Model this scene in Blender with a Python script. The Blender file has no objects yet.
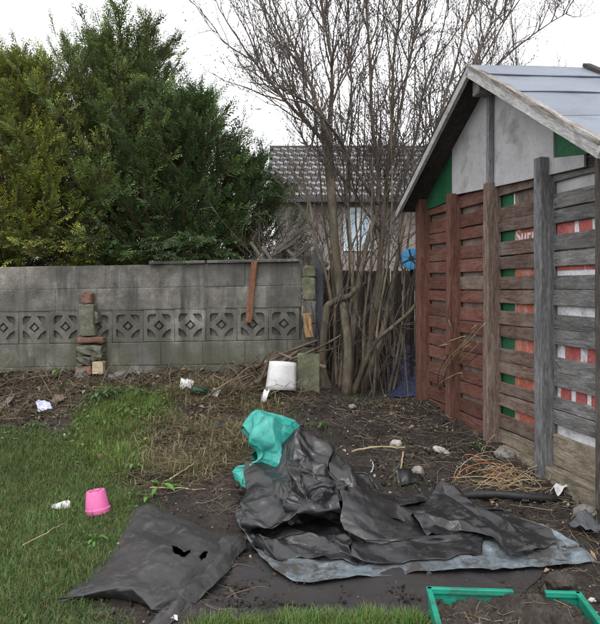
import bpy, bmesh, math, random
import numpy as np
from mathutils import Vector, Matrix
rad = math.radians
random.seed(7); rng = np.random.default_rng(7)
S = bpy.context.scene
COL = S.collection

# ------------------------------------------------------------------ camera, sky, sun, exposure
F, CX, CY, EYE = 650.0, 300.0, 287.0, 1.35
cam_d = bpy.data.cameras.new('camera'); cam = bpy.data.objects.new('camera', cam_d); COL.objects.link(cam)
cam.location = (0, 0, EYE); cam.rotation_euler = (rad(90), 0, 0)
cam_d.sensor_fit = 'HORIZONTAL'; cam_d.sensor_width = 36; cam_d.lens = F/600*36
cam_d.shift_y = -(312-CY)/600; cam_d.clip_start = 0.05; cam_d.clip_end = 2000
S.camera = cam
W = bpy.data.worlds.new('World'); S.world = W; W.use_nodes = True
wn, wl = W.node_tree.nodes, W.node_tree.links
SUN_EL, SUN_AZ = 58, 200
sky = wn.new('ShaderNodeTexSky'); sky.sky_type = 'NISHITA'; sky.sun_disc = False
sky.sun_elevation = rad(SUN_EL); sky.sun_rotation = rad(SUN_AZ)
hs = wn.new('ShaderNodeHueSaturation'); hs.inputs['Saturation'].default_value = 0.15; hs.inputs['Value'].default_value = 1.6
wl.new(sky.outputs[0], hs.inputs['Color'])
mx = wn.new('ShaderNodeMix'); mx.data_type = 'RGBA'; mx.inputs[0].default_value = 0.85   # cloud cover
wl.new(hs.outputs[0], mx.inputs[6]); mx.inputs[7].default_value = (9.9, 10.0, 10.3, 1)
bg = wn['Background']; bg.inputs['Strength'].default_value = 0.11
wl.new(mx.outputs[2], bg.inputs['Color'])
sd = bpy.data.lights.new('sun', 'SUN'); sun = bpy.data.objects.new('sun', sd); COL.objects.link(sun)
sd.energy = 0.9; sd.angle = rad(25); sd.color = (1, .97, .93)
az = rad(SUN_AZ)
tosun = Vector((math.sin(az)*math.cos(rad(SUN_EL)), math.cos(az)*math.cos(rad(SUN_EL)), math.sin(rad(SUN_EL))))
sun.rotation_euler = tosun.to_track_quat('Z', 'Y').to_euler(); sun.location = (0, 0, 12)
S.view_settings.view_transform = 'Standard'; S.view_settings.look = 'None'
S.view_settings.exposure = 0.75; S.view_settings.gamma = 1

# ------------------------------------------------------------------ noise
def _h(ix, iy, iz):
    n = (ix.astype(np.int64)*374761393 + iy.astype(np.int64)*668265263 + iz.astype(np.int64)*2147483647) & 0x7fffffff
    n = ((n ^ (n >> 13))*1274126177) & 0x7fffffff
    return ((n ^ (n >> 16)) & 0xffff)/65535.0
def vnoise(x, y, z=0.0):
    x = np.asarray(x, float); y = np.asarray(y, float); z = np.zeros_like(x)+z
    i, j, k = np.floor(x), np.floor(y), np.floor(z)
    fx, fy, fz = x-i, y-j, z-k
    fx, fy, fz = [t*t*(3-2*t) for t in (fx, fy, fz)]
    r = 0
    for a in (0, 1):
        for b in (0, 1):
            for c in (0, 1):
                r = r + _h(i+a, j+b, k+c)*(fx if a else 1-fx)*(fy if b else 1-fy)*(fz if c else 1-fz)
    return r*2-1
def fbm(x, y, z=0.0, o=4):
    r, a, f = 0, .5, 1.
    for q in range(o):
        r = r + a*vnoise(x*f+q*17.3, y*f-q*9.1, np.asarray(z)*f+q*3.7); a *= .5; f *= 2.03
    return r
def sst(a, b, x):
    t = np.clip((np.asarray(x, float)-a)/(b-a), 0, 1); return t*t*(3-2*t)

# ------------------------------------------------------------------ terrain
def Hb(x, y):
    x = np.asarray(x, float); y = np.asarray(y, float)
    zl = np.interp(y, [2.6, 3.4, 4.2, 5.3, 6.25, 9, 30], [0, .02, .08, .30, .53, .5, .3])
    zr = np.interp(y, [2.4, 3.0, 3.7, 4.2, 5.0, 6.3, 9, 30], [0, .03, .10, .15, .22, .32, .35, .3])
    w = sst(-.25, .75, x)
    return zl*(1-w)+zr*w
def inpoly(x, y, poly):
    r = np.zeros(np.shape(x), bool); n = len(poly)
    for i in range(n):
        x1, y1 = poly[i]; x2, y2 = poly[(i+1) % n]
        c = ((y1 > y) != (y2 > y)) & (x < (x2-x1)*(y-y1)/(y2-y1+1e-12)+x1)
        r ^= c
    return r
def ray(u, v): return np.array([(u-CX)/F, 1.0, -(v-CY)/F])
def P(u, v, Y): return np.array([(u-CX)/F*Y, Y, EYE-(v-CY)/F*Y])
def proj(x, y, z): return CX+F*x/y, CY-F*(z-EYE)/y
def G0(u, v, h=0, Hf=Hb):
    d = ray(u, v); lo = 1.5
    Ys = np.linspace(1.5, 12, 1200)
    g = EYE+d[2]*Ys-(Hf(d[0]*Ys, Ys)+h)
    k = np.argmax(g < 0)
    Y = Ys[k]-(Ys[k]-Ys[k-1])*(g[k]/(g[k]-g[k-1])) if k > 0 else Ys[0]
    return np.array([d[0]*Y, Y, EYE+d[2]*Y])
def wpoly(pts): return [tuple(G0(u, v)[:2]) for u, v in pts]
LAWN = wpoly([(-190, 436), (40, 432), (86, 440), (112, 462), (128, 490), (150, 512), (150, 560), (80, 600), (105, 625), (120, 660), (130, 900), (-900, 900)])
WEED = wpoly([(78, 452), (84, 410), (100, 392), (150, 392), (168, 402), (158, 425), (138, 440), (140, 470), (110, 480)])
FORE = wpoly([(196, 628), (240, 624), (300, 622), (350, 616), (395, 616), (430, 622), (436, 900), (150, 900)])
def soft(x, y, poly, r=.12):
    t = 0
    for a, b in ((0, 0), (r, 0), (-r, 0), (0, r), (0, -r), (r*.7, r*.7), (-r*.7, r*.7), (r*.7, -r*.7), (-r*.7, -r*.7)):
        t = t + inpoly(x+a, y+b, poly)
    return t/9.
def grassmask(x, y):
    n = fbm(x*4.1, y*4.1, 2.2)
    g = np.maximum(np.maximum(soft(x, y, LAWN)*(1.0+.5*n), soft(x, y, WEED)*(.8+.9*n)), soft(x, y, FORE, .05)*(.95+.6*n))
    return np.clip(g, 0, 1)
def H(x, y):
    x = np.asarray(x, float); y = np.asarray(y, float)
    b = Hb(x, y)
    m = 1-.8*soft(x, y, LAWN)
    near = sst(14, 8, y)*sst(9, 5, np.abs(x))
    return b+near*m*(.05*fbm(x*2.3, y*2.3, 1.)+.028*fbm(x*9, y*9, 4., 3))
_H0 = H
_hx, _hy = np.arange(-4.2, 4.2, .02), np.arange(1.4, 8.2, .02)
_HG = _H0(*np.meshgrid(_hx, _hy))
def H(x, y):      # bilinear lookup of the terrain near the camera
    x = np.asarray(x, float); y = np.asarray(y, float)
    fx = np.clip((x-_hx[0])/.02, 0, len(_hx)-1.001); fy = np.clip((y-_hy[0])/.02, 0, len(_hy)-1.001)
    i = fx.astype(int); j = fy.astype(int); a = fx-i; b = fy-j
    z = _HG[j, i]*(1-a)*(1-b)+_HG[j, i+1]*a*(1-b)+_HG[j+1, i]*(1-a)*b+_HG[j+1, i+1]*a*b
    out = (np.abs(x) > 4.1) | (y > 8.1) | (y < 1.5)
    return np.where(out, Hb(x, y), z)
def Hd(x, y):     # with clods, for the ground mesh
    m = 1-.75*soft(x, y, LAWN)
    c = np.abs(fbm(x*23, y*23, 8., 3))
    return _H0(x, y)+m*(.030*c+.010*fbm(x*60, y*60, 5., 2)-.008)*sst(9, 7, y)*sst(5, 3.4, np.abs(x))
def G(u, v, h=0): return G0(u, v, h, H)

# ------------------------------------------------------------------ mesh helpers
def newmesh(name, verts, faces, smooth=False):
    me = bpy.data.meshes.new(name)
    verts = np.asarray(verts, np.float32).reshape(-1, 3)
    if isinstance(faces, np.ndarray):
        n, k = faces.shape
        me.vertices.add(len(verts)); me.vertices.foreach_set('co', verts.ravel())
        me.loops.add(n*k); me.loops.foreach_set('vertex_index', faces.ravel().astype(np.int32))
        me.polygons.add(n); me.polygons.foreach_set('loop_start', np.arange(0, n*k, k, dtype=np.int32))
        me.update(calc_edges=True)
    else:
        me.from_pydata([tuple(map(float, v)) for v in verts], [], faces); me.update()
    if smooth: me.polygons.foreach_set('use_smooth', np.ones(len(me.polygons), bool))
    return me
def link(name, me, mat, parent=None, loc=None, rot=None):
    o = bpy.data.objects.new(name, me); COL.objects.link(o)
    if mat is not None and me is not None and len(me.materials) == 0: me.materials.append(mat)
    if parent: o.parent = parent
    if loc is not None: o.location = [float(q) for q in loc]
    if rot is not None: o.rotation_euler = rot
    return o
def obj(name, verts, faces, mat, parent=None, loc=None, rot=None, smooth=False):
    return link(name, newmesh(name, verts, faces, smooth), mat, parent, loc, rot)
def thing(name, label, cat, loc=(0, 0, 0), rot=(0, 0, 0), group=None):
    o = bpy.data.objects.new(name, None); COL.objects.link(o); o.empty_display_size = .1
    o.location = [float(q) for q in loc]; o.rotation_euler = rot
    return tag(o, label, cat, group)
def tag(o, label=None, cat=None, group=None, kind=None):
    if label: o['label'] = label
    if cat: o['category'] = cat
    if group: o['group'] = group
    if kind: o['kind'] = kind
    return o
def boxmesh(sx, sy, sz, bev=.004, seg=(1, 1, 1), jit=0.0, seed=0, center=(0, 0, 0)):
    bm = bmesh.new(); bmesh.ops.create_cube(bm, size=1)
    for v in bm.verts: v.co = Vector((v.co.x*sx, v.co.y*sy, v.co.z*sz))
    if seg[0] > 1:
        es = [e for e in bm.edges if abs(e.verts[0].co.x-e.verts[1].co.x) > sx*.5]
        bmesh.ops.subdivide_edges(bm, edges=es, cuts=seg[0]-1, use_grid_fill=True)
    if seg[2] > 1:
        es = [e for e in bm.edges if abs(e.verts[0].co.z-e.verts[1].co.z) > sz*.5]
        bmesh.ops.subdivide_edges(bm, edges=es, cuts=seg[2]-1, use_grid_fill=True)
    if bev > 0:
        es = [e for e in bm.edges if len(e.link_faces) == 2 and e.calc_face_angle() > .5]
        bmesh.ops.bevel(bm, geom=es, offset=bev, segments=1, affect='EDGES', clamp_overlap=True)
    if jit > 0:
        r = random.Random(seed)
        for v in bm.verts: v.co += Vector((r.uniform(-jit, jit), r.uniform(-jit, jit), r.uniform(-jit, jit)))
    for v in bm.verts: v.co += Vector(center)
    me = bpy.data.meshes.new('box'); bm.to_mesh(me); bm.free(); return me
def box(name, size, loc, mat, parent=None, rot=None, bev=.004, **k):
    me = boxmesh(*size, bev=bev, **k); me.name = name
    return link(name, me, mat, parent, loc, rot)
class Tubes:
    def __init__(s): s.v = []; s.f = []; s.n = 0; s.c = []
    def add(s, pts, r, sides=5, cap=True, col=None):
        pts = np.asarray(pts, float); k = len(pts); r = np.broadcast_to(np.asarray(r, float), (k,))
        t = np.gradient(pts, axis=0); t /= np.linalg.norm(t, axis=1, keepdims=True)+1e-9
        ref = np.array([0, 0, 1.]) if abs(t[:, 2]).mean() < .75 else np.array([1., 0, 0])
        a = np.cross(t, ref); a /= np.linalg.norm(a, axis=1, keepdims=True)+1e-9
        b = np.cross(t, a)
        an = np.arange(sides)/sides*2*math.pi
        ring = pts[:, None]+r[:, None, None]*(np.cos(an)[None, :, None]*a[:, None]+np.sin(an)[None, :, None]*b[:, None])
        s.v.append(ring.reshape(-1, 3))
        i = np.arange(k-1)[:, None]*sides+np.arange(sides)[None]; j = np.arange(k-1)[:, None]*sides+(np.arange(sides)+1)[None] % sides
        q = np.stack([i, j, j+sides, i+sides], -1).reshape(-1, 4)+s.n
        s.f.append(q); s.n += k*sides
        if cap and sides in (4, 6, 8):
            qs = np.array([[0, m, m+1, m+2] for m in range(1, sides-1, 2)])
            s.f.append(qs+s.n-sides); s.f.append(qs[:, ::-1]+s.n-k*sides)
        if col is not None: s.c.append(np.tile(np.array(col, float), (k*sides, 1)))
    def mesh(s, name, smooth=True):
        me = newmesh(name, np.concatenate(s.v), np.concatenate(s.f), smooth)
        if s.c: setcol(me, np.concatenate(s.c))
        return me
def setcol(me, c):
    a = me.color_attributes.new('Col', 'FLOAT_COLOR', 'POINT')
    cc = np.ones((len(me.vertices), 4), np.float32); cc[:, :3] = c
    a.data.foreach_set('color', cc.ravel())
def spline(pts, n):
    pts = np.asarray(pts, float); m = len(pts)
    if m == 2: return pts[0]+(pts[1]-pts[0])*np.linspace(0, 1, n)[:, None]
    e = np.vstack([2*pts[0]-pts[1], pts, 2*pts[-1]-pts[-2]])
    t = np.linspace(0, m-1-1e-6, n); i = t.astype(int); f = (t-i)[:, None]
    p0, p1, p2, p3 = e[i], e[i+1], e[i+2], e[i+3]
    return .5*(2*p1+(p2-p0)*f+(2*p0-5*p1+4*p2-p3)*f*f+(3*p1-p0-3*p2+p3)*f**3)
def linear(pts, n):
    pts = np.asarray(pts, float); t = np.linspace(0, len(pts)-1, n)
    return np.stack([np.interp(t, np.arange(len(pts)), pts[:, c]) for c in range(3)], 1)
def patch(ctrl, M, N, lin=0.):
    ctrl = np.asarray(ctrl, float); out = 0
    for w, fn in ((1-lin, spline), (lin, linear)):
        if w == 0: continue
        a = np.stack([fn(row, N) for row in ctrl]); out = out+w*np.stack([fn(a[:, j], M) for j in range(N)], 1)
    return out
def gridfaces(M, N):
    i = np.arange(M-1)[:, None]*N+np.arange(N-1)[None]
    return np.stack([i, i+1, i+N+1, i+N], -1).reshape(-1, 4)
def crumple(p, stretch=1.12, it=60, amp=.02, freq=7., seed=0, anchor=.03, grav=.0015, bend=.6, floor=.004, hf=None):
    hf = hf or H
    r = np.random.default_rng(seed); M, N = p.shape[:2]; tgt = p.copy()
    g = np.stack([fbm(p[..., 0]*freq+seed, p[..., 1]*freq, p[..., 2]*freq+9*q+seed, 4) for q in range(3)], -1)
    x = p+amp*g*2+r.normal(0, amp*.05, p.shape)
    cons = []
    def addc(di, dj, k, comp):
        a = p[max(0, -di):M-max(0, di), max(0, -dj):N-max(0, dj)]
        b = p[max(0, di):M-max(0, -di) or None, max(0, dj):N-max(0, -dj) or None]
        L = np.linalg.norm(a-b, axis=-1)*stretch
        cons.append((di, dj, L, k, comp))
    addc(1, 0, .45, False); addc(0, 1, .45, False); addc(1, 1, .25, False); addc(1, -1, .25, False)
    addc(2, 0, bend*.25, True); addc(0, 2, bend*.25, True); addc(5, 0, bend*.12, True); addc(0, 5, bend*.12, True)
    for q in range(it):
        x[..., 2] -= grav
        dx = np.zeros_like(x); w = np.zeros(x.shape[:2]+(1,))+1e-9
        for di, dj, L, k, comp in cons:
            sa = (slice(max(0, -di), M-max(0, di)), slice(max(0, -dj), N-max(0, dj)))
            sb = (slice(max(0, di), M-max(0, -di) or None), slice(max(0, dj), N-max(0, -dj) or None))
            d = x[sb]-x[sa]; l = np.linalg.norm(d, axis=-1)+1e-9
            e = (l-L)/l
            if comp: e = np.minimum(e, 0)
            c = (k*e)[..., None]*d*.5
            dx[sa] += c; dx[sb] -= c
        x += dx*.9
        x += (tgt-x)*anchor
        hg = hf(x[..., 0], x[..., 1])+floor
        x[..., 2] = np.maximum(x[..., 2], hg)
    return x

def facet(s, t, seed):
    # piecewise-linear noise on a warped triangular lattice: flat facets with sharp creases
    s = s+.5*fbm(s*.45+seed, t*.45, seed*1.3, 1); t = t+.5*fbm(s*.45-seed, t*.45+5, seed*.7, 1)
    k = (s+t)*.36603; i = np.floor(s+k); j = np.floor(t+k); fx = s+k-i; fy = t+k-j
    up = fx > fy; sd = np.zeros_like(s)+seed
    h0 = _h(i, j, sd); h2 = _h(i+1, j+1, sd); h1 = np.where(up, _h(i+1, j, sd), _h(i, j+1, sd))
    a = np.where(up, 1-fx, 1-fy); c = np.where(up, fy, fx); b = 1-a-c
    return (a*h0+b*h1+c*h2)*2-1
def crease(p, levels, seed=0, smooth=1, floor=.004, edge=1., pin=0):
    # levels: (cell length along columns, cell length along rows, amplitude)
    M_, N_ = p.shape[:2]
    ds = np.linalg.norm(np.diff(p, axis=1), axis=-1).mean(0); dt = np.linalg.norm(np.diff(p, axis=0), axis=-1).mean(1)
    s = np.concatenate([[0], np.cumsum(ds)])[None]+np.zeros((M_, 1)); t = np.concatenate([[0], np.cumsum(dt)])[:, None]+np.zeros((1, N_))
    nrm = np.cross(np.gradient(p, axis=1), np.gradient(p, axis=0)); nrm /= np.linalg.norm(nrm, axis=-1, keepdims=True)+1e-9
    x = p.copy()
    for q, lv in enumerate(levels):
        cs, ct, am = lv[:3]; an = rad(lv[3]) if len(lv) > 3 else 0
        sr = s*math.cos(an)+t*math.sin(an)+20; tr_ = -s*math.sin(an)+t*math.cos(an)+20
        x = x+nrm*(am*facet(sr/cs, tr_/ct, seed+q*7+1))[..., None]
        for c in range(3): x[..., c] += am*.45*facet(sr/cs, tr_/ct, seed+q*7+20+c)
    for q in range(smooth):
        y = x.copy(); y[1:-1] = .5*x[1:-1]+.25*(x[2:]+x[:-2]); x = y.copy(); x[:, 1:-1] = .5*y[:, 1:-1]+.25*(y[:, 2:]+y[:, :-2])
    x[..., 2] = np.maximum(x[..., 2], H(x[..., 0], x[..., 1])+floor)
    return x

# ------------------------------------------------------------------ materials
class NT:
    def __init__(s, m): s.t = m.node_tree; s.N = s.t.nodes; s.L = s.t.links
    def n(s, ty, **k):
        q = s.N.new(ty)
        for a, b in k.items(): setattr(q, a, b)
        return q
    def set(s, node, key, val):
        i = node.inputs[key]
        if hasattr(val, 'node'): s.L.new(val, i)
        else: i.default_value = val
    def coord(s, kind='Object', scale=(1, 1, 1), rnd=False):
        if kind == 'World': o = s.n('ShaderNodeNewGeometry').outputs['Position']
        else: o = s.n('ShaderNodeTexCoord').outputs[kind]
        mp = s.n('ShaderNodeMapping'); s.L.new(o, mp.inputs[0]); mp.inputs['Scale'].default_value = scale
        if rnd:
            oi = s.n('ShaderNodeObjectInfo'); cm = s.n('ShaderNodeVectorMath', operation='SCALE')
            cb = s.n('ShaderNodeCombineXYZ')
            for q in range(3): s.L.new(oi.outputs['Random'], cb.inputs[q])
            s.L.new(cb.outputs[0], cm.inputs[0]); cm.inputs['Scale'].default_value = 37.
            s.L.new(cm.outputs[0], mp.inputs['Location'])
        return mp.outputs[0]
    def noise(s, vec, scale, detail=5, rough=.6, dist=0.):
        q = s.n('ShaderNodeTexNoise'); s.L.new(vec, q.inputs['Vector'])
        q.inputs['Scale'].default_value = scale; q.inputs['Detail'].default_value = detail
        q.inputs['Roughness'].default_value = rough; q.inputs['Distortion'].default_value = dist
        return q.outputs['Fac']
    def ramp(s, fac, stops, interp='LINEAR'):
        q = s.n('ShaderNodeValToRGB'); s.L.new(fac, q.inputs[0]); e = q.color_ramp.elements
        q.color_ramp.interpolation = interp
        while len(e) < len(stops): e.new(.5)
        for i, (p, c) in enumerate(stops):
            e[i].position = p; e[i].color = tuple(c)+(1,) if len(c) == 3 else c
        return q.outputs[0]
    def mix(s, fac, a, b, mode='MIX'):
        q = s.n('ShaderNodeMix', data_type='RGBA', blend_type=mode)
        for k, v in ((0, fac), (6, a), (7, b)):
            if isinstance(v, tuple) and len(v) == 3: v = v+(1,)
            s.set(q, k, v)
        return q.outputs[2]
    def math(s, op, a, b=None):
        q = s.n('ShaderNodeMath', operation=op); s.set(q, 0, a)
        if b is not None: s.set(q, 1, b)
        return q.outputs[0]
    def bump(s, h, dist=.01, st=.6, normal=None):
        q = s.n('ShaderNodeBump'); s.L.new(h, q.inputs['Height']); q.inputs['Distance'].default_value = dist; q.inputs['Strength'].default_value = st
        if normal is not None: s.L.new(normal, q.inputs['Normal'])
        return q.outputs[0]
def newmat(name, col=None, rough=.8, spec=.3):
    m = bpy.data.materials.new(name); m.use_nodes = True
    b = m.node_tree.nodes['Principled BSDF']; b.inputs['Roughness'].default_value = rough
    b.inputs['Specular IOR Level'].default_value = spec
    if col: b.inputs['Base Color'].default_value = tuple(col)+(1,)
    return m, NT(m), b
def gradm(name, cols, scale=6, fine=60, rough=.85, spec=.25, bump=.004, bst=.6, coord='Object', stretch=(1, 1, 1), rnd=True, varn=.25, dirt=None, dirt_amt=.5, rvar=0., grain=.38, dist=.3):
    """noise-graded colours + fine grain + optional dirt patches + per-object brightness"""
    m, t, b = newmat(name, None, rough, spec)
    v = t.coord(coord, stretch, rnd)
    n1 = t.noise(v, scale, 6, .6, dist)
    k = len(cols)
    c = t.ramp(n1, [(.28+.44*i/max(1, k-1), q) for i, q in enumerate(cols)])
    n2 = t.noise(v, fine, 4, .65)
    c = t.mix(1., c, t.ramp(n2, [(.25, (1-grain,)*3), (.75, (1+grain*.7,)*3)]), 'MULTIPLY')
    if dirt:
        n3 = t.noise(t.coord('World'), scale*1.7+1.3, 5, .65)
        c = t.mix(t.ramp(n3, [(.5-.3*dirt_amt+.12, (0,)*3), (.72, (1,)*3)]), c, dirt)
    if varn:
        oi = t.n('ShaderNodeObjectInfo'); mr = t.n('ShaderNodeMapRange'); t.L.new(oi.outputs['Random'], mr.inputs[0])
        mr.inputs[3].default_value = 1-varn; mr.inputs[4].default_value = 1+varn
        cb = t.n('ShaderNodeCombineXYZ')
        for q in range(3): t.L.new(mr.outputs[0], cb.inputs[q])
        c = t.mix(1., c, cb.outputs[0], 'MULTIPLY')
    t.L.new(c, b.inputs['Base Color'])
    if rvar:
        r = t.ramp(n1, [(.3, (max(0, rough-rvar),)*3), (.7, (min(1, rough+rvar),)*3)]); t.L.new(r, b.inputs['Roughness'])
    if bump:
        t.L.new(t.bump(t.math('ADD', n2, t.math('MULTIPLY', n1, .6)), bump, bst), b.inputs['Normal'])
    return m
def attrm(name, rough=.7, spec=.3, mult=None, trans=0., bump=0):
    m, t, b = newmat(name, None, rough, spec)
    a = t.n('ShaderNodeVertexColor', layer_name='Col'); c = a.outputs[0]
    if mult:
        n = t.noise(t.coord('Object'), mult, 4); c = t.mix(1., c, t.ramp(n, [(.3, (.7,)*3), (.7, (1.25,)*3)]), 'MULTIPLY')
    t.L.new(c, b.inputs['Base Color'])
    if trans:
        tr = t.n('ShaderNodeBsdfTranslucent'); t.L.new(c, tr.inputs[0]); ms = t.n('ShaderNodeMixShader'); ms.inputs[0].default_value = trans
        t.L.new(b.outputs[0], ms.inputs[1]); t.L.new(tr.outputs[0], ms.inputs[2])
        t.L.new(ms.outputs[0], t.N['Material Output'].inputs[0])
    return m

def wood(name, cols, axis='X', **k):
    st = {'X': (2.0, 14, 14), 'Z': (14, 14, 2.0)}[axis]
    return gradm(name, cols, scale=1.6, fine=13, stretch=st, bump=.005, bst=.9, grain=.6, dist=1.6, **k)

M = {}
M['wood_red'] = wood('red_brown_boards', [(.085, .034, .025), (.15, .062, .047), (.20, .105, .084)], dirt=(.15, .10, .082), dirt_amt=.35)
M['wood_mix'] = wood('faded_brown_boards', [(.07, .042, .032), (.15, .098, .078), (.25, .195, .168)], dirt=(.20, .172, .15), dirt_amt=.5)
M['wood_grey'] = wood('weathered_grey_boards', [(.078, .075, .074), (.17, .165, .162), (.29, .283, .28)], dirt=(.15, .135, .12), dirt_amt=.3)
M['wood_tan'] = wood('weathered_tan_boards', [(.11, .09, .065), (.24, .20, .15), (.34, .29, .23)], dirt=(.09, .085, .05), dirt_amt=.35)
M['post_red'] = wood('red_brown_post', [(.085, .038, .027), (.14, .066, .049), (.20, .11, .086)], 'Z')
M['post_mix'] = wood('faded_brown_post', [(.07, .047, .038), (.155, .112, .092), (.26, .205, .178)], 'Z')
M['post_grey'] = wood('weathered_grey_post', [(.10, .10, .103), (.20, .20, .206), (.33, .328, .333)], 'Z')
M['post_dark'] = wood('dark_brown_post', [(.06, .045, .038), (.11, .09, .08), (.2, .18, .17)], 'Z')
M['barge'] = wood('pale_worn_barge_paint', [(.27, .255, .245), (.43, .42, .415), (.54, .53, .53)], dirt=(.16, .14, .13), dirt_amt=.25, varn=.05)
M['edge'] = wood('bare_weathered_timber', [(.09, .072, .06), (.25, .222, .20), (.44, .42, .40)], varn=.1)
M['dark_wood'] = wood('dark_soffit_timber', [(.03, .026, .024), (.06, .052, .048), (.09, .08, .075)])
M['ply'] = gradm('grey_weathered_plywood', [(.33, .325, .335), (.42, .412, .42), (.50, .49, .495)], scale=2.2, fine=40, bump=.001, dirt=(.25, .235, .23), dirt_amt=.3, varn=0, grain=.15)
M['green'] = gradm('green_painted_board', [(.012, .075, .032), (.02, .11, .05), (.03, .13, .06)], scale=4, fine=50, rough=.6, bump=.0006, varn=.1)
M['pinkply'] = gradm('stained_backing_board', [(.11, .07, .06), (.19, .14, .12), (.28, .225, .20)], scale=5, fine=40, bump=.001, varn=.2)
M['orange'] = gradm('faded_orange_red_print', [(.40, .095, .055), (.42, .14, .09), (.56, .42, .36)], scale=9, fine=70, bump=.0005, varn=.12)
M['redpr'] = gradm('faded_red_print', [(.36, .07, .065), (.40, .115, .105), (.52, .28, .26)], scale=9, fine=60, bump=.0005, varn=.12)
M['whitepr'] = gradm('flaking_white_print', [(.72, .72, .74), (.66, .66, .68), (.28, .25, .25)], scale=10, fine=60, bump=.0008, varn=.05)
M['felt'] = gradm('blue_grey_roof_felt', [(.10, .118, .15), (.165, .19, .235), (.22, .245, .29)], scale=1.3, fine=120, rough=.5, spec=.35, bump=.0012, varn=.14, rvar=.12, dirt=(.12, .13, .145), dirt_amt=.35, grain=.2)
M['block'] = None
M['bark'] = gradm('olive_grey_bark', [(.05, .042, .030), (.125, .105, .074), (.225, .19, .14)], scale=9, fine=45, bump=.004, varn=.3, stretch=(1, 1, .4))
M['twig'] = gradm('dark_twig_bark', [(.075, .060, .053), (.125, .10, .088), (.18, .15, .133)], scale=4, fine=40, bump=0, varn=0)
M['fence'] = wood('dark_fence_board', [(.03, .024, .02), (.055, .045, .038), (.085, .07, .06)], 'Z')
M['brick'] = gradm('old_red_brick', [(.14, .07, .05), (.22, .11, .08), (.27, .18, .14)], scale=14, fine=80, bump=.003, varn=.25, dirt=(.12, .13, .09), dirt_amt=.35)
M['cream'] = gradm('cream_brick', [(.34, .26, .16), (.46, .37, .25), (.5, .42, .3)], scale=14, fine=80, bump=.003, varn=.1)
M['moss'] = gradm('mossy_concrete', [(.07, .085, .04), (.12, .125, .075), (.19, .185, .15)], scale=9, fine=70, bump=.004, varn=.2, dirt=(.075, .07, .06), dirt_amt=.5)
M['pierm'] = gradm('lichened_pier_mortar', [(.075, .085, .055), (.13, .13, .095), (.21, .20, .17)], scale=9, fine=60, bump=.006, varn=.2, dirt=(.06, .055, .045), dirt_amt=.6)
M['whiteplastic'] = gradm('dirty_white_plastic', [(.46, .455, .45), (.60, .60, .60), (.66, .66, .66)], scale=6, fine=60, rough=.45, bump=.0004, dirt=(.34, .30, .25), dirt_amt=.15, varn=0, grain=.10)
M['pink'] = gradm('pink_plastic', [(.62, .12, .31), (.68, .14, .35), (.72, .2, .40)], scale=6, fine=60, rough=.38, spec=.5, bump=.0002, dirt=(.4, .16, .22), dirt_amt=.08, varn=0, grain=.10)
M['dark'] = newmat('dark_hole', (.012, .011, .011), .9)[0]
M['trayg'] = gradm('green_tray_plastic', [(.006, .19, .12), (.01, .26, .17), (.015, .30, .20)], scale=5, fine=70, rough=.42, spec=.5, bump=.0004, dirt=(.04, .055, .042), dirt_amt=.5, varn=.05, grain=.10)
M['teal'] = gradm('teal_woven_plastic', [(.015, .22, .185), (.025, .30, .255), (.08, .40, .345)], scale=8, fine=120, rough=.42, spec=.5, bump=.0012, dirt=(.05, .13, .11), dirt_amt=.15, varn=0, grain=.10)
M['hose'] = gradm('blue_plastic', [(.02, .22, .50), (.03, .30, .62), (.06, .38, .68)], scale=6, fine=60, rough=.35, spec=.5, bump=.0003, varn=0)
M['stone'] = gradm('pale_stone', [(.24, .225, .20), (.36, .34, .31), (.46, .44, .41)], scale=20, fine=90, bump=.004, dirt=(.1, .085, .07), dirt_amt=.4)
M['greystone'] = gradm('grey_rubble', [(.10, .095, .09), (.17, .16, .15), (.23, .22, .21)], scale=20, fine=90, bump=.004, dirt=(.06, .05, .04), dirt_amt=.4)
M['pipe'] = gradm('black_pipe_plastic', [(.018, .018, .019), (.028, .028, .03), (.05, .047, .045)], scale=8, fine=60, rough=.5, bump=.0005, varn=0)
M['stick'] = gradm('brown_stick', [(.055, .04, .028), (.12, .088, .062), (.2, .155, .115)], scale=8, fine=50, bump=.003, varn=.45)
M['greypost'] = gradm('slate_grey_painted_board', [(.05, .054, .062), (.075, .08, .09), (.1, .105, .115)], scale=6, fine=50, bump=.001, varn=0)
M['redstick'] = wood('red_brown_batten', [(.09, .04, .025), (.19, .085, .05), (.27, .14, .09)], 'Z', varn=0)
M['orangewood'] = wood('split_orange_wood', [(.18, .10, .05), (.36, .22, .11), (.45, .31, .18)], 'Z', varn=0)
M['glassgreen'] = gradm('dark_green_glass', [(.008, .03, .015), (.012, .045, .022), (.016, .05, .03)], scale=5, fine=40, rough=.12, spec=.6, bump=0, varn=0)
M['leaf'] = attrm('weed_leaf', .5, .4, None, .25)
M['grass'] = attrm('grass_blade', .55, .35, None, .25)
M['litter'] = attrm('dead_plant_litter', .85, .2)
M['needle'] = attrm('conifer_spray', .6, .3, None, .18)

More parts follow.
